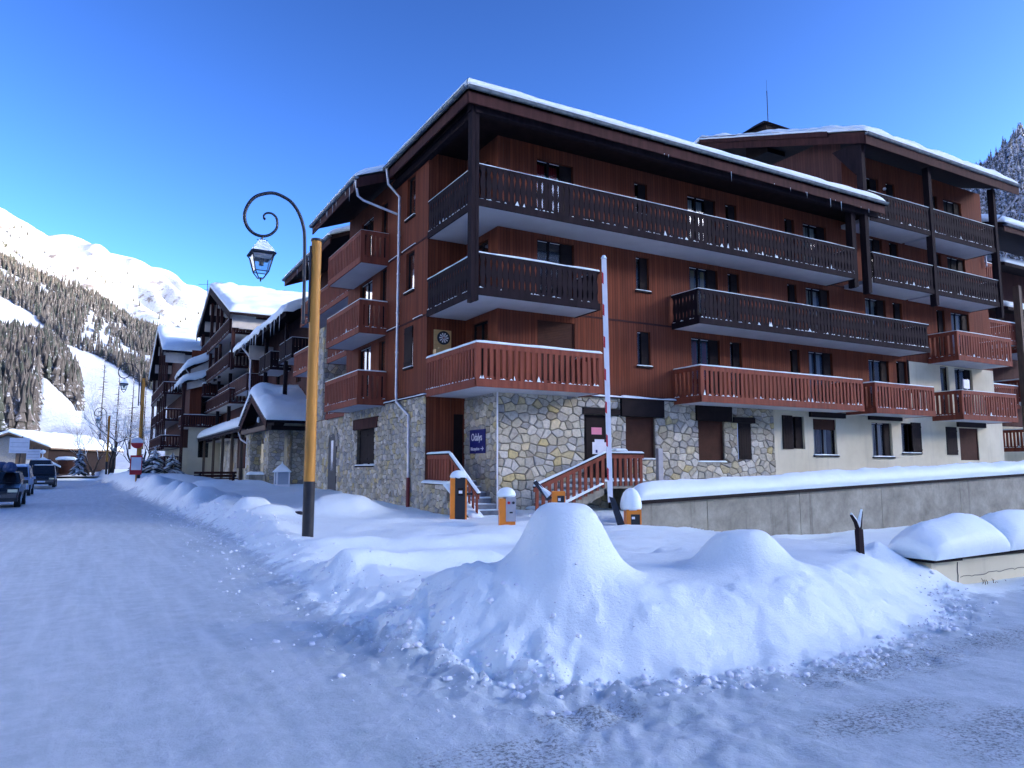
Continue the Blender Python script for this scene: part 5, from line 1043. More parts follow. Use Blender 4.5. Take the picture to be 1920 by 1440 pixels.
# ------------------------------------------------------------ stairs
s1=empty('side_stair','outdoor stair with red railing climbing to the notice door','staircase',(13.5,19,0))
m=MB(); 
for k in range(7): x0=11.7+.33*k; z=.17*(k+1); mm=MB(); mm.box(x0,19.1,z-.17-.3,x0+.36,20.44,z); mm.build('step','curb',s1); snow_patch('step_snow',[(x0,19.1,z),(x0+.33,19.1,z),(x0+.33,20.4,z),(x0,20.4,z)],.09,s1,res=.12,seed=k)
m.box(14.0,18.95,.98,15.7,20.45,1.2); m.build('landing','concrete',s1); snow_patch('landing_snow',[(14,18.93,1.2),(15.7,18.93,1.2),(15.7,20.4,1.2),(14,20.4,1.2)],.10,s1,seed=8)
m=MB(); m.prism([(11.6,18.98,-.2),(14.05,18.98,.78),(14.05,18.98,1.1),(11.6,18.98,.12)],(0,.14,0)); m.build('string','concrete',s1); m=MB(); m.box(15.3,18.98,-.3,15.6,20.4,1.0); m.build('landing_wall','mortar',s1)
snow_patch('string_snow',[(11.5,18.9,.13),(14.0,18.9,1.12),(14.0,19.14,1.12),(11.5,19.14,.13)],.10,s1,res=.15,seed=12,lump=.8)
def rail_run(parent,p0,p1,h,n,ax='x',col='red'):
    """sloping railing in a vertical plane; p = (x,y,z of the foot)"""
    p0=Vector(p0);p1=Vector(p1); r=empty if False else None; d=p1-p0
    side=Vector((-d.y,d.x,0)).normalized()*.025
    mb=MB(); up=Vector((0,0,h)); dn=Vector((0,0,h-.13)); mb.hexa([p0+dn-side,p1+dn-side,p1+dn+side,p0+dn+side,p0+up-side,p1+up-side,p1+up+side,p0+up+side]); rl_=mb.build('handrail',col,parent)
    mb=MB(); up2=Vector((0,0,h+.04)); s2=side*2.2; mb.hexa([p0+up-s2,p1+up-s2,p1+up+s2,p0+up+s2,p0+up2-s2,p1+up2-s2,p1+up2+s2,p0+up2+s2]); mb.build('handrail_cap','shutter',rl_)
    for k in range(n):
        t=(k+.5)/n; p=p0+d*t; e=Vector((d.x,d.y,0)).normalized()*.055; mb=MB(); mb.hexa([p-e-side*.6,p+e-side*.6,p+e+side*.6,p-e+side*.6,p-e-side*.6+dn-Vector((0,0,.0))-Vector((0,0,d.z/n*.3)),p+e-side*.6+dn+Vector((0,0,d.z/n*.3)),p+e+side*.6+dn+Vector((0,0,d.z/n*.3)),p-e+side*.6+dn-Vector((0,0,d.z/n*.3))]); mb.build('baluster',col,rl_)
    cord(p0+up2,p1+up2,.11,.06,'rail_snow',rl_,seed=n)
    return rl_
rail_run(s1,(11.45,18.93,.02),(14.1,18.93,1.05),1.02,12); rail_run(s1,(14.15,18.93,1.06),(15.62,18.93,1.06),1.0,7); rail_run(s1,(15.62,18.98,1.06),(15.62,20.35,1.06),1.0,5)
s2_=empty('entrance_stair','snowy entrance stair rising into the recessed brown boarded porch by the corner','staircase',(10.3,21,0))
for k in range(7): y0=19.75+.34*k; z=.17*(k+1); mm=MB(); mm.box(9.85,y0,z-.5,11.0,y0+.38 if k<6 else YN,z); mm.build('step','curb',s2_); snow_patch('step_snow',[(9.85,y0+.02,z),(11.0,y0+.02,z),(11.0,y0+.34,z),(9.85,y0+.34,z)],.035,s2_,res=.1,seed=k+20,lump=1.2)
rail_run(s2_,(9.66,22.72,1.12),(9.66,21.0,1.12),.92,8); rail_run(s2_,(9.66,20.95,1.1),(9.66,19.0,-.05),.92,8)
lw=empty('stair_wall','low rubble stone wall with sloping snow beside the entrance stair','wall',(9.7,21,0))
m=MB(); m.prism([(9.55,22.75,-.3),(9.55,18.9,-.3),(9.55,18.9,.15),(9.55,20.9,1.1),(9.55,22.75,1.12)],(.25,0,0)); m.build('core','mortar',lw)
w1=stonework(lw,FX(9.55),20.9,22.75,-.2,1.1,[],.25,.2,140,.04,30,back=False); stonework(lw,FX(9.55),19.9,20.9,-.2,.62,[],.25,.2,141,.04,10,back=False)
snow_patch('wall_snow',[(9.44,20.8,1.12),(9.44,22.75,1.14),(9.86,22.75,1.14),(9.86,20.8,1.12)],.1,lw,seed=3); snow_patch('wall_snow',[(9.42,18.9,.12),(9.42,20.95,1.10),(9.84,20.95,1.10),(9.84,18.9,.12)],.14,lw,seed=5)
bn=empty('litter_bin','round topped black bin standing on the stair landing behind the railing','bin',(15.1,19.5,1.25)); m=MB(); m.lathe((15.1,19.6,1.25),[(.22,0),(.25,.5),(.25,.62),(.28,.64),(.28,.86),(.24,.92),(.0,.94)],18); m.build('body','black',bn,smooth=True); snow_patch('snow_cap',[(14.86,19.36,2.18),(15.34,19.36,2.18),(15.34,19.84,2.18),(14.86,19.84,2.18)],.08,bn,seed=4,res=.08)
m=MB(); m.prism([(15.1+.07*math.cos(2*pi*k/14),19.335,1.98+.07*math.sin(2*pi*k/14)) for k in range(14)],(0,-.01,0)); m.build('badge','paper',bn)
pp=MB(); pp.box(17.1,19.9,-.5,17.3,20.05,2.3); pp.build('steel_post','grey',label='grey steel post standing before the stone wall behind the retaining wall',cat='post')
# ------------------------------------------------------------ barriers and kiosks
def domed(parent,c,rx,ry,h,seed=0,nm='snow_cap'):
    m=MB(); n=16; prof=[(1.0,0),(1.12,.12),(1.12,.3),(1.0,.55),(.8,.78),(.5,.93),(.2,1.0)]; rs=random.Random(seed); j=[rs.uniform(.92,1.08) for _ in range(n)]
    vs=[];fs=[]
    for r,z in prof:
        for k in range(n): a=2*pi*k/n; vs.append((c[0]+rx*r*math.cos(a)*j[k],c[1]+ry*r*math.sin(a)*j[k],c[2]+h*z))
    vs.append((c[0],c[1],c[2]+h*1.01)); q=len(prof)
    for i in range(q-1):
        for k in range(n): fs.append((i*n+k,i*n+(k+1)%n,(i+1)*n+(k+1)%n,(i+1)*n+k))
    fs+=[((q-1)*n+k,(q-1)*n+(k+1)%n,len(vs)-1) for k in range(n)]+[tuple(range(n))[::-1]]
    m.add(vs,fs); return m.build(nm,'snow',parent,smooth='all')
ba=R(-29.5)
def local(parent): return parent
k1=empty('barrier_housing','tall black and orange barrier post with a snow cap at the stair foot','barrier',(8.95,18.9,.12),rz=R(-22))
def lb(x0,y0,z0,x1,y1,z1): m=MB(); m.box(x0,y0,z0,x1,y1,z1); return m
def lpart(parent,m,nm,mat,**k): o=m.build(nm,mat,None,**k); o.parent=parent; return o
lpart(k1,lb(-.21,-.12,0,-.08,.16,1.22),'side_panel','orange'); lpart(k1,lb(-.08,-.13,0,.20,.16,1.24),'front_panel','black'); lpart(k1,lb(.20,-.1,0,.25,.16,1.2),'side_panel','redpaint' if False else 'orange')
lpart(k1,lb(.02,-.137,.80,.12,-.13,.88),'display','paper'); lpart(k1,lb(-.01,-.135,.74,.15,-.13,.95),'display_frame','shutter'); lpart(k1,lb(.2,-.02,.75,.42,.05,.82),'bracket','black')
def lpartdome(parent,c,rx,ry,h,seed):
    o=domed(None,c,rx,ry,h,seed); o.parent=parent; return o
lpartdome(k1,(0.02,.02,1.22),.22,.15,.22,1)
k2=empty('ticket_machine','orange and grey car park ticket machine wearing a snow cap','ticket machine',(9.15,16.45,.0),rz=R(-24))
lpart(k2,lb(-.19,-.16,-.1,-.02,.2,.86),'side_panel','orange'); lpart(k2,lb(-.02,-.14,-.1,.21,.2,.30),'lower_panel','orange'); lpart(k2,lb(-.03,-.17,.30,.22,.2,.90),'face_plate','grey')
for x,mt in ((.04,'redpaint'),(.155,'black')):
    m=MB(); m.prism([(x+.035*math.cos(2*pi*k/16),-.172,.76+.035*math.sin(2*pi*k/16)) for k in range(16)],(0,-.012,0)); lpart(k2,m,'button',mt)
lpart(k2,lb(.06,-.176,.50,.14,-.17,.54),'screen','black'); lpart(k2,lb(.05,-.147,.05,.15,-.14,.14),'sticker','paper'); lpart(k2,lb(-.2,-.02,.30,.22,.0,.305),'seam','black')
lpartdome(k2,(0,.03,.9),.22,.19,.24,3)
b1=empty('car_park_barrier','raised white and red barrier arm beside its snow domed orange housing','barrier',(12.0,15.25,.05),rz=R(-28))
Pb=(-.42,0)
m=MB(); m.box(-.475,-.02,.70,-.345,.02,7.15); o=lpart(b1,m,'barrier_arm','white')
for v_ in o.data.vertices: v_.co.x+= -(v_.co.z-.7)*.012
rs=random.Random(1); z=6.75; sm_=MB()
while z>.9:
    x=-.49-(z-.7)*.012; mm=MB(); mm.prism([(x+.012,-.021,z),(x+.055,-.021,z-.04),(x+.055,-.021,z-.34),(x+.012,-.021,z-.30)],(0,-.004,0)); q=lpart(b1,mm,'red_stripe','redpaint'); z-=.86
sn=MB(); sn.tube([(-.41-6.45*.012,0,7.12),(-.41-6.45*.012,0,7.2)],[.085,.04],8); lpart(b1,sn,'arm_snow','snow')
m=MB(); m.hexa([(-.45,-.05,.85),(-.30,-.05,.80),(-.30,.05,.80),(-.45,.05,.85),(-.2,-.05,.0),(.0,-.05,.0),(.0,.05,.0),(-.2,.05,.0)]); lpart(b1,m,'lever','iron')
lpart(b1,lb(-.02,-.12,-.05,.36,.3,.52),'housing','orange'); lpart(b1,lb(.09,-.128,.0,.32,-.12,.40),'housing_door','black'); lpart(b1,lb(.11,-.134,.28,.19,-.128,.34),'label_plate','paper'); lpartdome(b1,(.14,.09,.50),.24,.24,.56,5)
b3=empty('car_park_barrier','second orange barrier housing with a short dark arm stub in front of the stair railing','barrier',(11.2,17.5,.2),rz=R(-28))
lpart(b3,lb(-.02,-.12,.0,.34,.25,.78),'housing','orange'); lpart(b3,lb(.12,-.128,.1,.31,-.12,.66),'housing_door','black'); lpart(b3,lb(.14,-.134,.52,.21,-.128,.6),'label_plate','paper')
m=MB(); m.hexa([(-.55,-.04,1.02),(-.45,-.04,1.08),(-.45,.04,1.08),(-.55,.04,1.02),(-.15,-.04,.52),(-.02,-.04,.60),(-.02,.04,.60),(-.15,.04,.52)]); lpart(b3,m,'lever','iron'); m=MB(); m.tube([(-.5,0,1.08),(-.3,0,.86),(-.1,0,.66)],[.03,.05,.11],8); lpart(b3,m,'arm_snow','snow')

# ------------------------------------------------------------ street lamps
SCR=[(-0.24,4.55),(-0.24,5.21),(-0.25,5.9),(-0.27,6.49),(-0.31,6.74),(-0.41,7.0),(-0.57,7.21),(-0.76,7.31),(-0.95,7.35),(-1.13,7.31),(-1.32,7.21),(-1.45,7.05),(-1.53,6.84),(-1.53,6.66),(-1.46,6.5),(-1.33,6.39),(-1.16,6.36),(-1.0,6.42),(-0.88,6.56),(-0.86,6.7),(-0.89,6.82),(-0.98,6.89),(-1.09,6.88),(-1.15,6.81),(-1.13,6.75)]
def catmull(P,n=5):
    out=[]; 
    for i in range(len(P)-1):
        p0,p1,p2,p3=P[max(i-1,0)],P[i],P[i+1],P[min(i+2,len(P)-1)]
        for k in range(n):
            t=k/n; out.append(tuple(.5*((2*p1[j])+(-p0[j]+p2[j])*t+(2*p0[j]-5*p1[j]+4*p2[j]-p3[j])*t*t+(-p0[j]+3*p1[j]-3*p2[j]+p3[j])*t**3) for j in range(2)))
    return out+[P[-1]]
def lamp():
    r=empty('street_lamp','nearest scroll armed street lamp on an ochre pole with black foot','street lamp',(0,0,0),'scroll street lamps along the street')
    m=MB(); m.tube([(0.0,0,1.16),(.0,0,3.5),(0,0,6.42)],[.118,.113,.108],18); m.build('pole','ochre',r,smooth=True)
    m=MB(); m.tube([(0,0,-.3),(0,0,1.16)],.121,18); m.build('pole_foot','black',r,smooth=True); m=MB(); m.tube([(0,0,6.42),(0,0,6.47)],.125,18); m.build('pole_cap','black',r)
    P=catmull(SCR); n=len(P); m=MB(); m.tube([(x,0,z) for x,z in P],[.036 if k<n*.55 else .036-.018*(k-n*.55)/(n*.45) for k in range(n)],10); a=m.build('scroll_arm','iron',r,smooth='all')
    m=MB(); m.tube([(-.24,0,4.75),(-.1,0,4.75)],.02,6); m.tube([(-.24,0,5.95),(-.1,0,5.95)],.02,6); m.tube([(-.12,0,4.6),(-.12,0,6.3)],.03,8); m.build('bracket','iron',r)
    m=MB(); c=(-1.13,0,6.75); m.lathe(c,[(0,-.04),(.035,0),(0,.04)],8); m.build('scroll_tip','iron',r,smooth=True)
    lx,lz=-1.16,6.34; m=MB()
    def sq(h,z): return [(lx-h,-h,z),(lx+h,-h,z),(lx+h,h,z),(lx-h,h,z)]
    A,B,C,D=sq(.25,lz-.38),sq(.21,lz-.44),sq(.135,lz-.76),sq(.05,lz-.90)
    for q in (A,): 
        for i in range(4): m.tube([q[i],q[(i+1)%4]],.016,5)
    for i in range(4): m.tube([A[i],B[i],C[i],D[i]],.013,5); m.tube([C[i],C[(i+1)%4]],.011,5); m.tube([D[i],D[(i+1)%4]],.01,5)
    m.tube([(lx,0,lz-.90),(lx,0,lz-.97)],[.022,.016],6); m.tube([(lx,0,lz+.02),(lx,0,lz-.1)],.02,6); m.tube([(lx,0,lz-.38),(lx,0,lz-.62)],.05,8)
    for i in range(6): a_=i*pi/3; m.tube([(lx,0,lz-.09),(lx+.11*math.cos(a_),.11*math.sin(a_),lz-.06)],.008,4)
    ln=m.build('lantern','iron',r)
    E_=sq(.255,lz-.375); F_=sq(.05,lz-.10); m=MB(); m.add(E_+F_,[(0,1,5,4),(1,2,6,5),(2,3,7,6),(3,0,4,7),(4,5,6,7),(0,1,2,3)]); m.build('lantern_hood','iron',ln)
    m=MB(); E_=sq(.235,lz-.355); F_=sq(.06,lz-.07); E2=sq(.20,lz-.27); m.add(E_+E2+F_,[(0,1,5,4),(1,2,6,5),(2,3,7,6),(3,0,4,7),(4,5,9,8),(5,6,10,9),(6,7,11,10),(7,4,8,11),(8,9,10,11)]); m.build('hood_snow','snow',ln)
    m=MB(); G=sq(.205,lz-.44); H_=sq(.131,lz-.755)
    for i in range(4): m.add([G[i],G[(i+1)%4],H_[(i+1)%4],H_[i]],[(0,1,2,3)])
    m.build('glass_panes','glass',ln,fix=False); m=MB(); m.add(sq(.19,lz-.40)+sq(.16,lz-.50),[(0,1,5,4),(1,2,6,5),(2,3,7,6),(3,0,4,7)]); m.build('reflector','grey',ln); 
    return r
def copy_tree(o,parent=None,lbl=None):
    c=o.copy(); sc.collection.objects.link(c); c.parent=parent
    if lbl: c['label']=lbl
    for ch in list(o.children): copy_tree(ch,c)
    return c
L1=lamp(); L1.location=(4.06,15.95,.18); L1.rotation_euler=(R(.0),0,0)
L2=copy_tree(L1,None,'second scroll armed street lamp beside the bus stop sign at the brown chalet posts'); L2.location=(2.75,55.5,1.25); 
L3=copy_tree(L1,None,'farthest scroll armed street lamp in front of the snow laden bare tree'); L3.location=(1.5,97.5,1.2)
# ------------------------------------------------------------ bus stop
bs=empty('bus_stop','bus stop with round white and red disc above a framed timetable board','bus stop',(2.55,53.9,.8))
m=MB(); m.tube([(2.55,53.95,.4),(2.55,53.95,3.5)],.05,8); m.build('pole','ochre',bs)
m=MB(); m.prism([(2.5+.36*math.cos(2*pi*k/24),53.86,3.25+.36*math.sin(2*pi*k/24)) for k in range(24)],(0,.05,0)); m.build('disc','white',bs)
m=MB(); m.prism([(2.5+.36*math.cos(a),53.84,3.25+.36*math.sin(a)) for a in [pi+pi*k/12 for k in range(13)]],(0,.018,0)); m.build('disc_band','redpaint',bs)
m=MB(); m.box(2.15,53.8,1.2,2.85,53.86,2.45); m.build('frame','redpaint',bs); m=MB(); m.box(2.22,53.78,1.5,2.80,53.8,2.32); m.build('timetable','paper',bs)
# ------------------------------------------------------------ cars
def car(name,label,loc,rz,paint,L=4.3,W=1.8,H=1.48,van=False,facing=1,roof=None,seed=0,snow=0):
    r=empty(name,label,'van' if van else 'car',loc,'cars parked along the left kerb' ,rz=rz)
    # side profile (y forward is the front)
    h=L/2
    if van: low=[(-h,.35),(-h,.95),(h-.9,1.0),(h-.1,.85),(h,.6),(h-.03,.32)]; top=[(-h+.05,.95),(-h+.12,H),(h-1.5,H),(h-.75,1.0)]
    else: low=[(-h+.05,.30),(-h,.55),(-h+.06,.92),(-h+.9,.97),(h-1.15,.95),(h-.25,.80),(h-.03,.62),(h,.35),(h-.08,.25)]; top=[(-h+.25,.93),(-h+.75,H-.04),(-h+1.5,H),(h-2.0,H-.02),(h-1.2,.93)]
    def loft(prof,w0,w1,z0,z1,ins=.0,inflate=0):
        m=MB(); n=len(prof); vs=[]
        for s in (-1,1):
            for y,z in prof:
                t=np.clip((z-z0)/(z1-z0),0,1); w_=w0+(w1-w0)*t; yy=y; 
                if abs(y)>h-.25: w_-=.12
                vs.append((s*w_/2,yy,z))
        fs=[tuple(range(n))[::-1],tuple(range(n,2*n))]+[(i,(i+1)%n,n+(i+1)%n,n+i) for i in range(n)]; m.add(vs,fs); return m
    b=lpart(r,loft(low,W,W-.04,.3,1.0),'body',paint); bv=b.modifiers.new('b','BEVEL'); bv.width=.05; bv.segments=2
    g=lpart(r,loft(top,W-.12,W-.42,.93,H),'cabin',paint); bv=g.modifiers.new('b','BEVEL'); bv.width=.04; bv.segments=2
    f=top[-1],top[-2]; k=top[0],top[1]
    for (y0,z0),(y1,z1),nm,e in ((f[0],f[1],'windscreen',1),(k[0],k[1],'rear_window',-1)):
        a,b2=.10,.88; m=MB(); q=[(y0+(y1-y0)*t+.012*e,z0+(z1-z0)*t+.012) for t in (a,b2)]; w_=[(W-.12-.30*t)/2-.07 for t in (a,b2)]
        m.add([(-w_[0],q[0][0],q[0][1]),(w_[0],q[0][0],q[0][1]),(w_[1],q[1][0],q[1][1]),(-w_[1],q[1][0],q[1][1])],[(0,1,2,3)]); lpart(r,m,nm,'black' if False else 'carblack')
        m=MB(); m.tube([(-w_[0],q[0][0]+.02*e,q[0][1]),(w_[0],q[0][0]+.02*e,q[0][1])],.012,4); lpart(r,m,'wiper_seal','black')
    for s in (-1,1):
        ys=(-h+.95,h-1.75) if not van else (-h+.6,h-1.55)
        m=MB(); t0,t1=.12,.85; x0=s*((W-.12-.30*t0)/2+.012); x1=s*((W-.12-.30*t1)/2+.012); z0=.93+(H-.93)*t0; z1=.93+(H-.93)*t1
        m.add([(x0,ys[0]-.2,z0),(x0,ys[1]+.35,z0),(x1,ys[1],z1),(x1,ys[0],z1)],[(0,1,2,3)]); lpart(r,m,'side_window','carblack')
        m=MB(); m.box(s*(W/2),h-1.55,.95,s*(W/2+.18),h-1.43,1.10); lpart(r,m,'mirror',paint)
        for y in (-h+.8,h-.85):
            mm=MB(); mm.tube([(s*(W/2-.22),y,.31),(s*(W/2-.0),y,.31)],.32,20); wv=lpart(r,mm,'wheel','tyre'); mm=MB(); mm.tube([(s*(W/2-.0),y,.31),(s*(W/2+.012),y,.31)],.20,14); q=mm.build('rim','chrome'); q.parent=wv
        m=MB(); m.box(s*(W/2-.42),h-.16,.62,s*(W/2-.08),h-.02,.74); lpart(r,m,'headlight','headlight'); m=MB(); m.box(s*(W/2-.3),-h-.015,.72,s*(W/2-.07),-h+.1,.86); lpart(r,m,'tail_light','redpaint')
    m=MB(); m.box(-.26,h-.03,.40,.26,h+.015,.51); lpart(r,m,'number_plate','paper'); m=MB(); m.box(-.5,h-.06,.55,.5,h+.008,.66); lpart(r,m,'grille','black')
    m=MB(); m.box(-W/2+.06,h-.10,.24,W/2-.06,h+.02,.38); lpart(r,m,'bumper','black')
    if snow:
        o=snow_patch('roof_snow',[(-W/2+.3,-h+.9,H-.02),(W/2-.3,-h+.9,H-.02),(W/2-.3,h-2.05,H-.02),(-W/2+.3,h-2.05,H-.02)],snow,None,res=.15,seed=seed); o.parent=r
    return r
c1=car('parked_car','dark car with lit headlight and blue luggage on its roof at the left edge',(-3.42,38.6,.02),R(180),'carblack',W=1.85,H=1.45)
for i,(x,y,z,s) in enumerate(((-.4,.3,1.60,.22),(.25,.1,1.60,.24),(.0,-.5,1.62,.25))):
    m=MB(); m.lathe((x,y,z-.2),[(.1*s/.3,0),(s*1.1,.06),(s*1.2,.2),(s*.9,.38),(s*.3,.46)],12); o=lpart(c1,m,'luggage_bag','bag'); o.data.transform(Matrix.Diagonal((1,1.5,1,1)))
m=MB(); 
for y in (-.9,.5): m.tube([(-.78,y,1.47),(.78,y,1.47)],.02,6)
lpart(c1,m,'roof_rack','black')
c2=car('parked_van','pale snow dusted van parked behind the dark luggage car',(-4.0,53.5,.02),R(180),'carwhite',L=4.4,W=1.9,H=1.75,van=True,snow=.12)
c3=car('parked_car','dark square off-road car facing the camera with pale windscreen snow at the far kerb',(-3.35,70.8,.12),R(180),'carblack',L=4.5,W=1.86,H=1.75,snow=.06,seed=3)
c4=car('parked_car','dark car half hidden behind the luggage car at the left edge',(-5.3,44.5,.02),R(180),'carblack',L=4.3,W=1.8,H=1.5,snow=.1,seed=5)
c5=car('parked_van','tall dark van standing behind the off-road car',(-3.9,77.5,.12),R(180),'carblack',L=5,W=1.95,H=2.2,van=True,snow=.08,seed=6)
# ------------------------------------------------------------ far house
fh=empty('far_house','broad low house with a sunlit white roof at the end of the street','house',(-9.5,120,1))
U=Vector((math.sin(R(25)),math.cos(R(25)),0)); W_=Vector((math.cos(R(25)),-math.sin(R(25)),0)); AP=Vector((-9.5,120,6.4)); ww=5.6; LN=20; ez=4.25
def fp(u,w_,z): p=AP+U*u+W_*w_; return (p.x,p.y,z)
m=MB(); m.prism([fp(0,-ww+.8,-.5),fp(0,ww-.8,-.5),fp(0,ww-.8,ez+.2),fp(0,0,6.1),fp(0,-ww+.8,ez+.2)],tuple(U*LN)); m.build('wall','oldwood',fh)
m=MB(); m.prism([fp(-.06,-ww+2.2,-.5),fp(-.06,.6,-.5),fp(-.06,.6,5.6),fp(-.06,-.5,5.95),fp(-.06,-ww+2.2,5.2)],tuple(U*.1)); m.build('stone_gable','stone',fh,tone=[.5]*10)
m=MB(); m.prism([fp(0.0,ww-.78,-.8),fp(LN,ww-.78,-.8),fp(LN,ww-.78,ez),fp(0.0,ww-.78,ez)],tuple(W_*.05)); m.build('long_wall','shutter',fh)
for s in (-1,1):
    m=MB(); m.hexa([fp(-1,0,6.2),fp(LN+1,0,6.2),fp(LN+1,s*ww,ez-.1),fp(-1,s*ww,ez-.1),fp(-1,0,6.4),fp(LN+1,0,6.4),fp(LN+1,s*ww,ez+.1),fp(-1,s*ww,ez+.1)]); m.build('roof','oldwood',fh)
    c=[fp(-1,s*ww,ez+.1),fp(LN+1,s*ww,ez+.1),fp(LN+1,0,6.4),fp(-1,0,6.4)]; snow_patch('roof_snow',c,.5,fh,free=(1,1,0,1),Rr=.5,res=.5,seed=s+5)
for u,w_ in ((-.1,-3.6),(-.1,2.0)):
    m=MB(); m.prism([fp(u,w_,1.8),fp(u,w_+1.1,1.8),fp(u,w_+1.1,3.2),fp(u,w_,3.2)],tuple(U*.06)); m.build('window','cwhite',fh)
# small street end things
for nm,lb_,ct_,x,y,w_,z0,z1,mt in (('information_board','white rectangular information board on a leaning dark post before the far house','sign',-7.2,100,1.9,3.3,5.0,'white'),('information_board','smaller white notice board right of the larger one before the far house','sign',-5.7,98,1.3,2.6,3.7,'white')):
    r=empty(nm,lb_,ct_,(x,y,1)); m=MB(); m.tube([(x,y,.5),(x+(.25 if w_>1.5 else 0),y,z1+.2)],.06,6); m.build('post','black',r); m=MB(); m.box(x-w_/2,y-.08,z0,x+w_/2,y-.04,z1); m.build('board',mt,r)
    m=MB()
    for k in range(3): m.box(x-w_/2+.1,y-.09,z0+.2+k*(z1-z0)*.28,x+w_/2-.1,y-.082,z0+.24+k*(z1-z0)*.28)
    m.build('board_lines','grey',r)
hut=empty('red_hut','small round topped red brown hut capped with snow by the far house','hut',(-2.9,112,1)); m=MB(); m.lathe((-2.9,112,.9),[(.95,0),(.95,1.7),(1.05,1.8)],16); m.build('body','roller',hut,smooth=True); m=MB(); m.lathe((-2.9,112,2.65),[(1.15,0),(1.2,.2),(.9,.42),(0,.5)],16); m.build('snow_cap','snow',hut,smooth='all')
kh=empty('market_shelter','low snow covered shelter with a white ball finial at the street end','shelter',(-5.2,108,1))
m=MB(); m.prism([(-7.2,108,1.9),(-5.3,108,3.0),(-3.4,108,1.9),(-3.4,108,1.7),(-5.3,108,2.75),(-7.2,108,1.7)],(0,3,0)); m.build('roof','snow',kh); m=MB(); m.box(-6.9,108.4,.5,-3.7,111,2.0); m.build('walls','shutter',kh); m=MB(); m.tube([(-5.3,107.9,.8),(-5.3,107.9,3.3)],.06,6); m.lathe((-5.3,107.9,3.3),[(0,0),(.3,.2),(.3,.45),(0,.6)],10); m.build('finial','snow',kh)
# ------------------------------------------------------------ trees near the street end
def bare_tree(name,label,loc,h,spread,seed,depth=5,snowy=True):
    rs=random.Random(seed); r=empty(name,label,'tree',loc); tr=MB(); br=MB(); sn=MB()
    def grow(p,d,L,rad,lv):
        k=4; P=[Vector(p)]; dd=Vector(d)
        for i in range(k): dd=(dd+Vector((rs.uniform(-.22,.22),rs.uniform(-.22,.22),rs.uniform(-.08,.16)))).normalized(); P.append(P[-1]+dd*L/k)
        rr=[rad*(1-.5*i/k) for i in range(k+1)]; (tr if lv>=depth-1 else br).tube(P,rr,5 if lv>2 else 3,cap=False)
        if snowy and 1<lv<depth and rad<.12: sn.tube([q+Vector((0,0,a*.8)) for q,a in zip(P,rr)],[max(a*.95,.018) for a in rr],3,cap=False)
        if lv==0: return
        for j in range(rs.choice((3,3,4)) if lv>1 else 4):
            q=P[rs.choice((2,3,4))] if j else P[-1]; nd=(dd*rs.uniform(.5,.9)+Vector((rs.uniform(-1,1)*spread,rs.uniform(-1,1)*spread,rs.uniform(-.15,.55)))).normalized(); grow(q,nd,L*rs.uniform(.62,.85),rr[-1]*.75,lv-1)
    for s in range(3): grow(Vector(loc)+Vector((rs.uniform(-.4,.4),rs.uniform(-.4,.4),-.3)),Vector((rs.uniform(-.35,.35),rs.uniform(-.3,.3),1)).normalized(),h*.33,.16,depth)
    tr.build('trunk','bark',r); br.build('branches','twig',r,fix=False)
    if sn.f: sn.build('branch_snow','snow',r,fix=False)
    return r
bare_tree('bare_tree','large snow laden bare tree at the street end behind the third lamp',(2.1,101,1.0),12.5,.8,3)
bare_tree('bare_tree','snow laden bare tree leaning over the bus stop against the chalet posts',(5.0,98,1.0),9.0,.7,5)
bare_tree('bare_tree','smaller snow crusted bare tree left of the large one beside the far house',(.0,108,1.0),8.0,.7,8,depth=4)
def spruce(name,label,loc,h,w_,seed,cat='tree'):
    rs=random.Random(seed); r=empty(name,label,cat,loc); m=MB(); m.tube([loc,(loc[0],loc[1],loc[2]+h)],[.06*h*.3,.02],6); m.build('trunk','bark',r); m=MB(); s=MB()
    n=int(150*h/3)
    for k in range(n):
        t=(k/n)**.9; z=loc[2]+h*(.06+.92*t); rad=w_*(1-t)**.85+.05; a=rs.random()*6.28; L=rad*rs.uniform(.6,1.1); ca,sa=math.cos(a),math.sin(a); b=Vector((loc[0],loc[1],z)); tip=b+Vector((ca*L,sa*L,-L*.35)); sd_=Vector((-sa,ca,0))*L*.22; mid=(b+tip)/2+Vector((0,0,L*.05))
        m.add([b,mid+sd_,tip,mid-sd_,mid-Vector((0,0,L*.15))],[(0,1,2,3),(0,4,2)]); o_=Vector((0,0,.03+.02*h*.3)); q=.8
        if rs.random()<.75: s.add([b.lerp(mid,.3)+o_,mid+sd_*q+o_,tip.lerp(mid,.2)+o_,mid-sd_*q+o_,mid+o_*2.4],[(0,1,4),(1,2,4),(2,3,4),(3,0,4)])
    m.build('foliage','needle',r,fix=False); s.build('branch_snow','snow',r,fix=False); return r
spruce('spruce_tree','young spruce loaded with snow beside the market shelter at the street end',(-1.2,98,.9),3.2,1.2,1)
spruce('spruce_tree','snow laden spruce behind the bus stop in front of the chalet balconies',(4.4,66,.9),2.5,1.6,2)
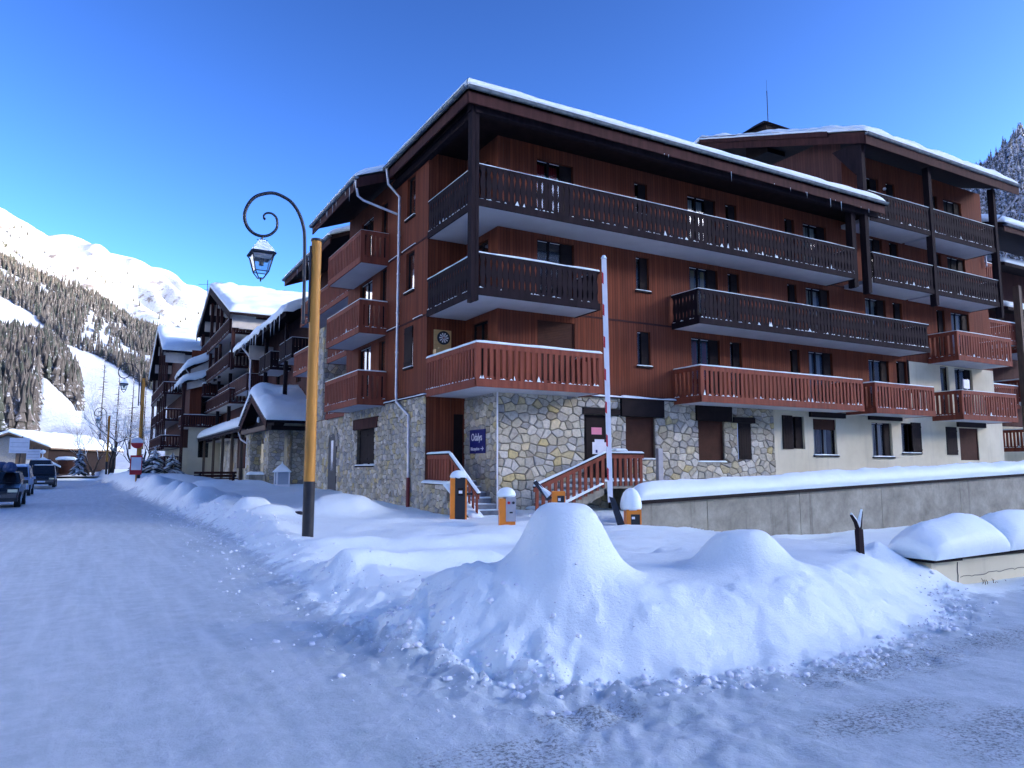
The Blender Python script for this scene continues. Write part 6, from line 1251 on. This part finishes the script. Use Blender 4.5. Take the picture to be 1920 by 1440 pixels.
spruce('spruce_tree','broad snow laden shrub like spruce at the chalet foot',(6.2,72,.9),2.1,1.7,3); spruce('spruce_tree','small snow laden spruce tucked against the far chalet corner',(3.8,76,1.0),2.4,1.4,4)
for i,(x,y,h_,lb_) in enumerate(((1.0,150,17,'tallest thin bare larch on the slope above the second lamp lantern'),(3.5,152,14,'thin bare larch just right of the tallest one on the slope'),(5.8,150,13,'slim bare larch right of the pair on the slope'),(8.0,153,12,'low slim bare larch nearest the chalet gable on the slope'))):
    rs=random.Random(i); r=empty('larch_tree',lb_,'tree',(x,y,3)); m=MB(); z0=.04*y-1; m.tube([(x,y,z0),(x+.1,y,z0+h_)],[.2,.03],6); m.build('trunk','bark',r); m=MB(); s=MB()
    for k in range(90):
        t=rs.random(); z=z0+h_*(.15+.83*t); L=1.7*(1-t)+.25; a=rs.random()*6.28; m.tube([(x,y,z),(x+L*math.cos(a),y+L*math.sin(a),z+rs.uniform(-.3,.2))],[.035,.01],3,cap=False); s.tube([(x,y,z+.05),(x+L*.9*math.cos(a),y+L*.9*math.sin(a),z+.05)],[.03,.015],3,cap=False)
    m.build('branches','twig',r,fix=False); s.build('branch_snow','snow',r,fix=False)
# bench and half buried planter among the mounds
be=empty('bench','dark red wooden bench half buried in snow under the arcade','bench',(7.6,56,.8)); 
for z in (1.0,1.22): 
    m=MB(); m.box(6.2,55.6,z,9.0,55.72,z+.16); m.build('back_slat','roller',be)
m=MB(); m.box(6.2,55.1,.85,9.0,55.6,.92); m.build('seat','roller',be)
for x in (6.5,8.7): m=MB(); m.box(x,55.1,.4,x+.1,55.7,1.3); m.build('leg','dark',be)
rk=MB(); rk.lathe((5.02,20.9,.30),[(.2,0),(.26,.06),(.1,.14)],9); rk.build('buried_planter','black',label='dark rim of a buried planter showing under the snow mounds left of the ochre pole',cat='planter')
gt=MB(); gt.lathe((6.02,5.66,.50),[(.05,0),(.10,.03),(.02,.06)],7); gt.lathe((6.25,5.55,.49),[(.03,0),(.07,.03),(.02,.05)],7); gt.build('rock','oldwood',label='sliver of dark rock showing under the smaller snow mound on the bank',cat='rock')
